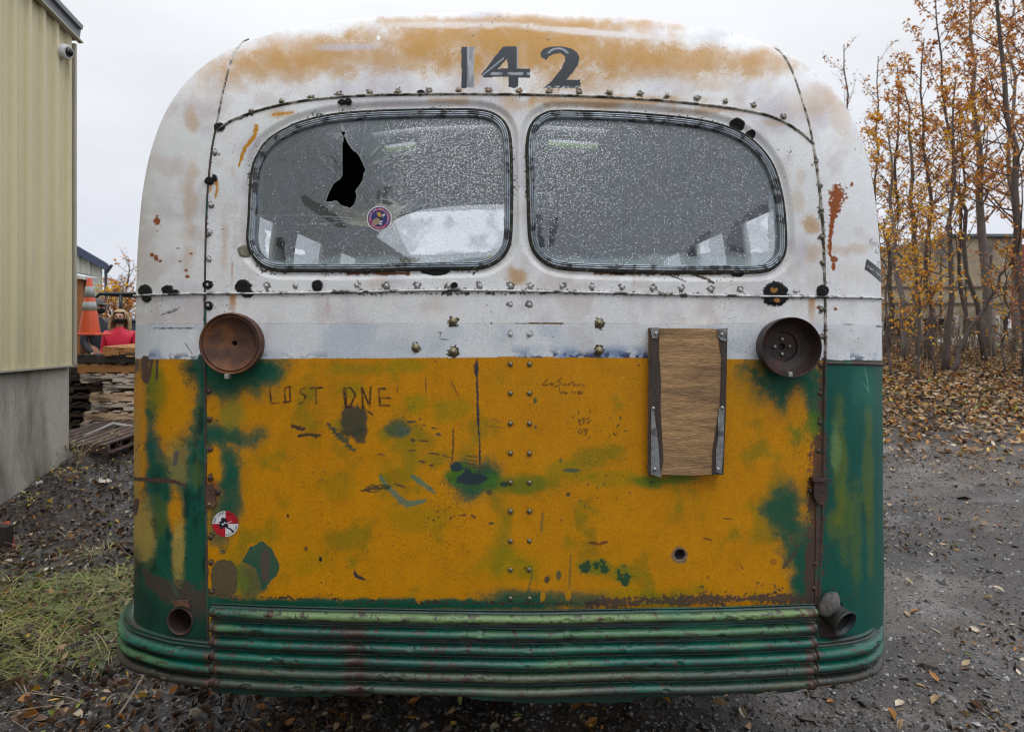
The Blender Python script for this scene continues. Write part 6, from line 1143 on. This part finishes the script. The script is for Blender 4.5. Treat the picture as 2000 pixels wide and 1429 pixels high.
def tree(x, y, top, lean, r0, nb, leaves, pal, label, seed, low=.25, bark=None, leafs=(.055, .095), bl=.36, droop=.0, group='autumn trees on the bank behind the bus', bend=0.0, up=(.25, .9), name='aspen_tree', zl=None):
    rs = np.random.default_rng(seed); zb = float(gz(x, y)) - .08; Ht = top - zb; t = empty(name, (x, y, zb), 0, label, 'tree', group); b = MB(); k = 12
    tr = [Vector((0, 0, 0))]
    for i in range(1, k + 1):
        u_ = i / k; tr.append(Vector((lean[0] * u_ + bend * math.sin(u_ * 3.1) + rs.normal() * .05 * Ht / 8, lean[1] * u_ + rs.normal() * .05, Ht * u_)))
    b.tube(tr, [r0 * (1.25 if i == 0 else 1) * (1 - .9 * i / k) + .006 for i in range(k + 1)], 8)
    att = []; 
    def at_(u_): f = u_ * k; i = min(int(f), k - 1); return tr[i].lerp(tr[i + 1], f - i)
    for i in range(nb):
        u_ = low + (1 - low) * (i + rs.random()) / nb * .98; p0 = at_(u_); a = rs.uniform(0, 2 * math.pi); L = Ht * bl * (1.05 - u_) ** .8 * rs.uniform(.5, 1.1) + .25; el = rs.uniform(*up); d = Vector((math.cos(a) * math.cos(el), math.sin(a) * math.cos(el), math.sin(el)))
        P = [p0]; nseg = 5
        for j in range(nseg): d = (d + Vector((rs.normal() * .10, rs.normal() * .10, .10 - droop))).normalized(); P.append(P[-1] + d * L / nseg)
        rb = max(.005, r0 * .22 * (1 - u_) + .004); b.tube(P, [rb * (1 - .8 * j / nseg) + .002 for j in range(nseg + 1)], 5, cap=False)
        for j in range(1, nseg + 1):
            for s_ in range(1 if j < 3 else 2):
                f0 = P[j].lerp(P[j - 1], rs.random() * .7); dd = (d + Vector((rs.normal() * .8, rs.normal() * .8, rs.normal() * .4 + .15))).normalized(); l2 = L * rs.uniform(.12, .32) + .05; e_ = f0 + dd * l2 * .5 + Vector((rs.normal(), rs.normal(), rs.normal())) * .02; e2 = f0 + dd * l2; b.tube([f0, e_, e2], [.003, .0022, .001], 3, cap=False); att.append((f0, e2))
    att.append((at_(.9), at_(1.0)))
    b.build('trunk', bark or m_bark, t, True)
    if leaves:
        A = np.array([a_[0] for a_ in att]); B_ = np.array([a_[1] for a_ in att])
        if zl is not None:
            kz = rs.random(len(A)) < np.clip((zl - (A[:, 2] / Ht)) / .15, .06, 1); A, B_ = A[kz], B_[kz]
        i_ = rs.integers(0, len(A), leaves); f = rs.random(leaves)[:, None]; P = A[i_] * (1 - f) + B_[i_] * f + rs.normal(0, .025, (leaves, 3))
        s = rs.uniform(*leafs, leaves); v = np.tile(LV2, (leaves, 1, 1)) * s[:, None, None]; v[:, :, 1] *= rs.uniform(.7, 1.2, leaves)[:, None]; v = np.einsum('nij,nkj->nki', rot3(rs, leaves, .9), v); v[:, :, 2] -= np.abs(v[:, :, 0]) * .3
        V = (v + P[:, None]).reshape(-1, 3); Fa = (LF2[None] + (np.arange(leaves) * 4)[:, None, None]).reshape(-1, 3); mi = np.repeat(rs.choice(5, leaves, p=pal), 2)
        mk('crown', V, Fa, None, t, False, lt_, mi)
    return t
def at(px, d): return (px - CX) / F * d
def topz(py, d): return EYE - (py - HY) / F * d
RUST = [.42, .30, .02, .22, .04]; GOLD = [.10, .25, .30, .05, .30]; MIX = [.28, .32, .10, .12, .18]
T_ = [  # base px, distance, top px y, top px x, radius, branches, leaves, palette, label
 (1668, 17.0, 88, 1648, .05, 34, 150, RUST, 'thin nearly bare aspen whose top rises just right of the bus roof', dict(low=.2, bark=m_bkd)),
 (1712, 17.5, 110, 1715, .05, 34, 260, RUST, 'sparse aspen with bare tips, second from the bus', dict(low=.2, bark=m_bkd)),
 (1733, 16.0, 128, 1760, .06, 34, 560, MIX, 'aspen with bare upright tips behind the bus corner', dict(low=.25, bark=m_bkd)),
 (1764, 15.0, 230, 1735, .07, 34, 900, GOLD, 'grey trunked tree with golden leaves nearest the bus side', dict(low=.28)),
 (1796, 15.6, 170, 1768, .085, 34, 900, MIX, 'thick grey trunked tree leaning slightly towards the bus', dict(low=.30)),
 (1815, 14.6, 75, 1802, .055, 36, 760, RUST, 'slender dark tree with a bare pointed top', dict(low=.25, bark=m_bkd)),
 (1845, 13.6, 150, 1868, .06, 32, 700, GOLD, 'dark forked tree standing in front of the wall', dict(low=.3, bark=m_bkd)),
 (1850, 13.55, 440, 2010, .05, 12, 120, MIX, 'leaning dark stem reaching right from the forked tree', dict(low=.45, bark=m_bkd, bl=.2)),
 (1876, 16.2, 190, 1884, .05, 34, 700, MIX, 'thin upright tree before the middle of the grey wall', dict(low=.3, bark=m_bkd)),
 (1932, 15.2, -60, 1890, .11, 40, 1500, RUST, 'thickest grey trunk with rust leaves high up', dict(low=.34)),
 (1925, 14.4, -10, 1825, .05, 36, 1000, RUST, 'dark tree leaning left towards the sky', dict(low=.36, bark=m_bkd, bend=-.1)),
 (2010, 13.2, -150, 1945, .09, 46, 1700, RUST, 'tall rust leaved tree at the right edge of the picture', dict(low=.22, bark=m_bkd)),
 (2060, 14.0, -220, 2000, .10, 46, 1900, RUST, 'tall tree mostly beyond the right edge with orange brown leaves', dict(low=.22, bark=m_bkd)),
 (1980, 16.5, -120, 1975, .07, 40, 1300, MIX, 'dense orange tree behind the right edge trees', dict(low=.25)),
 (1950, 17.5, 40, 1940, .06, 40, 900, MIX, 'slim tree behind the thickest grey trunk', dict(low=.25, bark=m_bkd)),
 (1900, 18.0, 120, 1850, .05, 36, 700, MIX, 'slim far tree close to the wall behind the forked one', dict(low=.3, bark=m_bkd)),
 (1835, 18.5, 250, 1830, .05, 30, 420, GOLD, 'short golden tree close to the grey wall', dict(low=.3, bark=m_bkd)),
 (1750, 18.8, 200, 1745, .05, 30, 420, MIX, 'far tree just beside the bus in front of the wall', dict(low=.3, bark=m_bkd)),
]
T_ = [q_ for q_ in T_ if q_[8].split(' ')[0] not in ('far', 'short', 'slim')]
for i, (bx, d, ty, tx, r, nb, lv, pal, lab, kw) in enumerate(T_):
    x = at(bx, d); tree(x, d, topz(ty, d), (at(tx, d) - x, 0), r, int(nb * .62), int(lv * 1.55), pal, lab, 100 + i, **kw)
# saplings with golden leaves low before the wall
for i, (bx, d, ty, lv, lab) in enumerate([(1790, 12.8, 520, 420, 'low sapling with bright yellow leaves left of the forked tree'), (1822, 13.0, 420, 520, 'golden sapling in the middle of the bank'), (1960, 13.4, 480, 260, 'sapling with scattered yellow leaves right of the thick trunk'), (1740, 13.0, 430, 420, 'orange sapling against the side of the bus'), (2000, 12.2, 500, 200, 'dark red leaved sapling at the right edge')]):
    tree(at(bx, d), d, topz(ty, d), (.1 * (-1) ** i, 0), .022, 20, lv, GOLD if i != 4 else [.6, 0, 0, .4, 0], lab, 300 + i, low=.25, bark=m_bkd, bl=.35, name='sapling', group='saplings on the leafy bank', leafs=(.05, .09))
# left: shrubs and bare trees behind the pickup
for i, (bx, d, ty, lv, pal, lab) in enumerate([(215, 15.0, 572, 900, [.05, .05, .5, .1, .3], 'yellow green bush seen through the truck rack'), (243, 15.5, 575, 800, [.5, .2, 0, .3, 0], 'reddish brown bush right of the yellow one behind the truck')]):
    tree(at(bx, d), d, topz(ty, d), (0, 0), .03, 34, lv, pal, lab, 400 + i, low=.05, bark=m_bkd, bl=.55, name='bush', group='bushes behind the pickup', leafs=(.06, .11), up=(.1, .9))
for i, (bx, d, ty, lv, lab) in enumerate([(224, 17, 545, 90, 'small bare tree with few leaves left of the bus'), (252, 17, 505, 120, 'taller bare tree touching the left side of the bus'), (240, 18, 548, 120, 'dark twiggy tree between two bare ones')]):
    tree(at(bx, d), d, topz(ty, d), (0, 0), .035, 22, lv, RUST, lab, 430 + i, low=.3, bark=m_bkd, bl=.25, name='bare_tree', group='bare trees left of the bus', leafs=(.06, .1))
# undergrowth on the bank: brush, blocks, logs
def brush(rs, n):
    return twig(rs, n)
def area_br(rs, n):
    y = rs.uniform(13.5, 21, n); x = y * rs.uniform(.45, 1.0, n); return np.stack([x, y], 1)
def stem_s(rs, n):
    L = rs.uniform(.3, 1.3, n); az = rs.uniform(0, 2 * np.pi, n); V = np.zeros((n, 6, 3)); d = np.stack([np.cos(az), np.sin(az)], 1); w_ = rs.uniform(.005, .012, n); ln = rs.uniform(0, .5, n)
    for k in range(3):
        u_ = k / 2; V[:, 2 * k, 0] = d[:, 0] * ln * L * u_ - w_ * (1 - .7 * u_); V[:, 2 * k + 1, 0] = d[:, 0] * ln * L * u_ + w_ * (1 - .7 * u_); V[:, 2 * k:2 * k + 2, 1] = (d[:, 1] * ln * L * u_)[:, None]; V[:, 2 * k:2 * k + 2, 2] = (L * u_)[:, None]
    return V, np.array([(0, 1, 3, 2), (2, 3, 5, 4)])
scatter('undergrowth', 1500, area_br, stem_s, [mat('brush_brown', (.09, .06, .045), .8), mat('brush_straw', (.20, .15, .09), .8)], [.7, .3], seed=31)
def hang(rs, n):
    v, f = leafshape(.06, .1, 1.2, .02)(rs, n); v[:, :, 2] += (rs.random(n) ** 1.6 * .9)[:, None]; return v, f
scatter('undergrowth_leaves', 2600, area_br, hang, lm, [.12, .30, .05, .25, .08, .15, .05], seed=32)

# ---------------------------------------------------------------- grey wall building behind the trees
GB = empty('block_building', (18, 25, 1), 0, 'long low grey brown windowless building behind the autumn trees', 'building'); Ig = Matrix.Translation((-18, -25, -1))
def pg(o): o.parent = GB; o.matrix_parent_inverse = Ig; return o
gy = 25.0; z1 = topz(462, gy); zbt = topz(622, gy); xa = at(1690, gy); xm = at(1858, gy); xe = at(1990, gy)
m_gw = mat('grey_brown_cladding', (.33, .265, .18), .85, .25, .8, bump=.3, bscale=12, col2=(.12, .10, .085), c2scale=.9, fine=.15, fscale=20)
b = MB(); b.add([(xm, gy, zbt), (xe, gy, zbt), (xe, gy, z1), (xm, gy, z1), (xa - 2, gy, zbt), (xa - 2, gy, topz(505, gy)), (xe, gy + 10, zbt), (xe, gy + 10, z1)], [(0, 1, 2, 3), (4, 0, 3, 5), (1, 6, 7, 2)]); pg(b.build('wall', m_gw))
b = MB(); 
for i in range(14): b.box((xa + i * .92, gy - .02, (z1 + zbt) / 2 - .3), (.05, .04, z1 - zbt - .75))
for z in (zbt + .55, zbt + 1.15): b.box(((xa + xe) / 2, gy - .05, z), (xe - xa, .05, .05))
pg(b.build('cladding_batten', mat('dark_batten', (.08, .065, .05), .8))); b = MB(); b.box(((xm + xe) / 2, gy + .3, z1 + .03), (xe - xm + .1, .9, .1)); pg(b.build('roof_edge', mat('slate_edge', (.10, .12, .13), .6)))
b = MB(); b.box(((xa + xe) / 2, gy + .6, (zbt + 1.0) / 2), (xe - xa, .1, zbt - 1.0 + .3)); pg(b.build('crawl_space', m_black)); b = MB()  # black sheet stands in for the shade under the building
for i in range(9): b.box((xa + .5 + i * 1.45, gy + .15, zbt - .3), (.34, .4, .8), bev=.02)
pg(b.build('concrete_pier', m_conc))
for i, (px, d, s) in enumerate([(1900, 20, (.55, .4, .22)), (1840, 19, (.45, .35, .18)), (1965, 20, (.5, .3, .22)), (1925, 18.5, (.35, .3, .12))]):
    lump('rock', at(px, d), d, s, m_st, ['wide pale boulder in front of the concrete piers', 'pale boulder left of the wide one under the trees', 'pale boulder under the right end of the grey wall', 'flat light rock behind the thickest trunk'][i], 'boulder', 30 + i)
RP = at(1992, 21); b = MB(); b.box((RP, 21, topz(580, 21) + .3), (.32, .32, topz(475, 21) - topz(640, 21)), bev=.02); tag(b.build('post', mat('rusty_red_post', (.26, .055, .03), .7, .3, 10)), 'rusty red post at the right end of the grey building', 'post')
print('DONE BUILD')
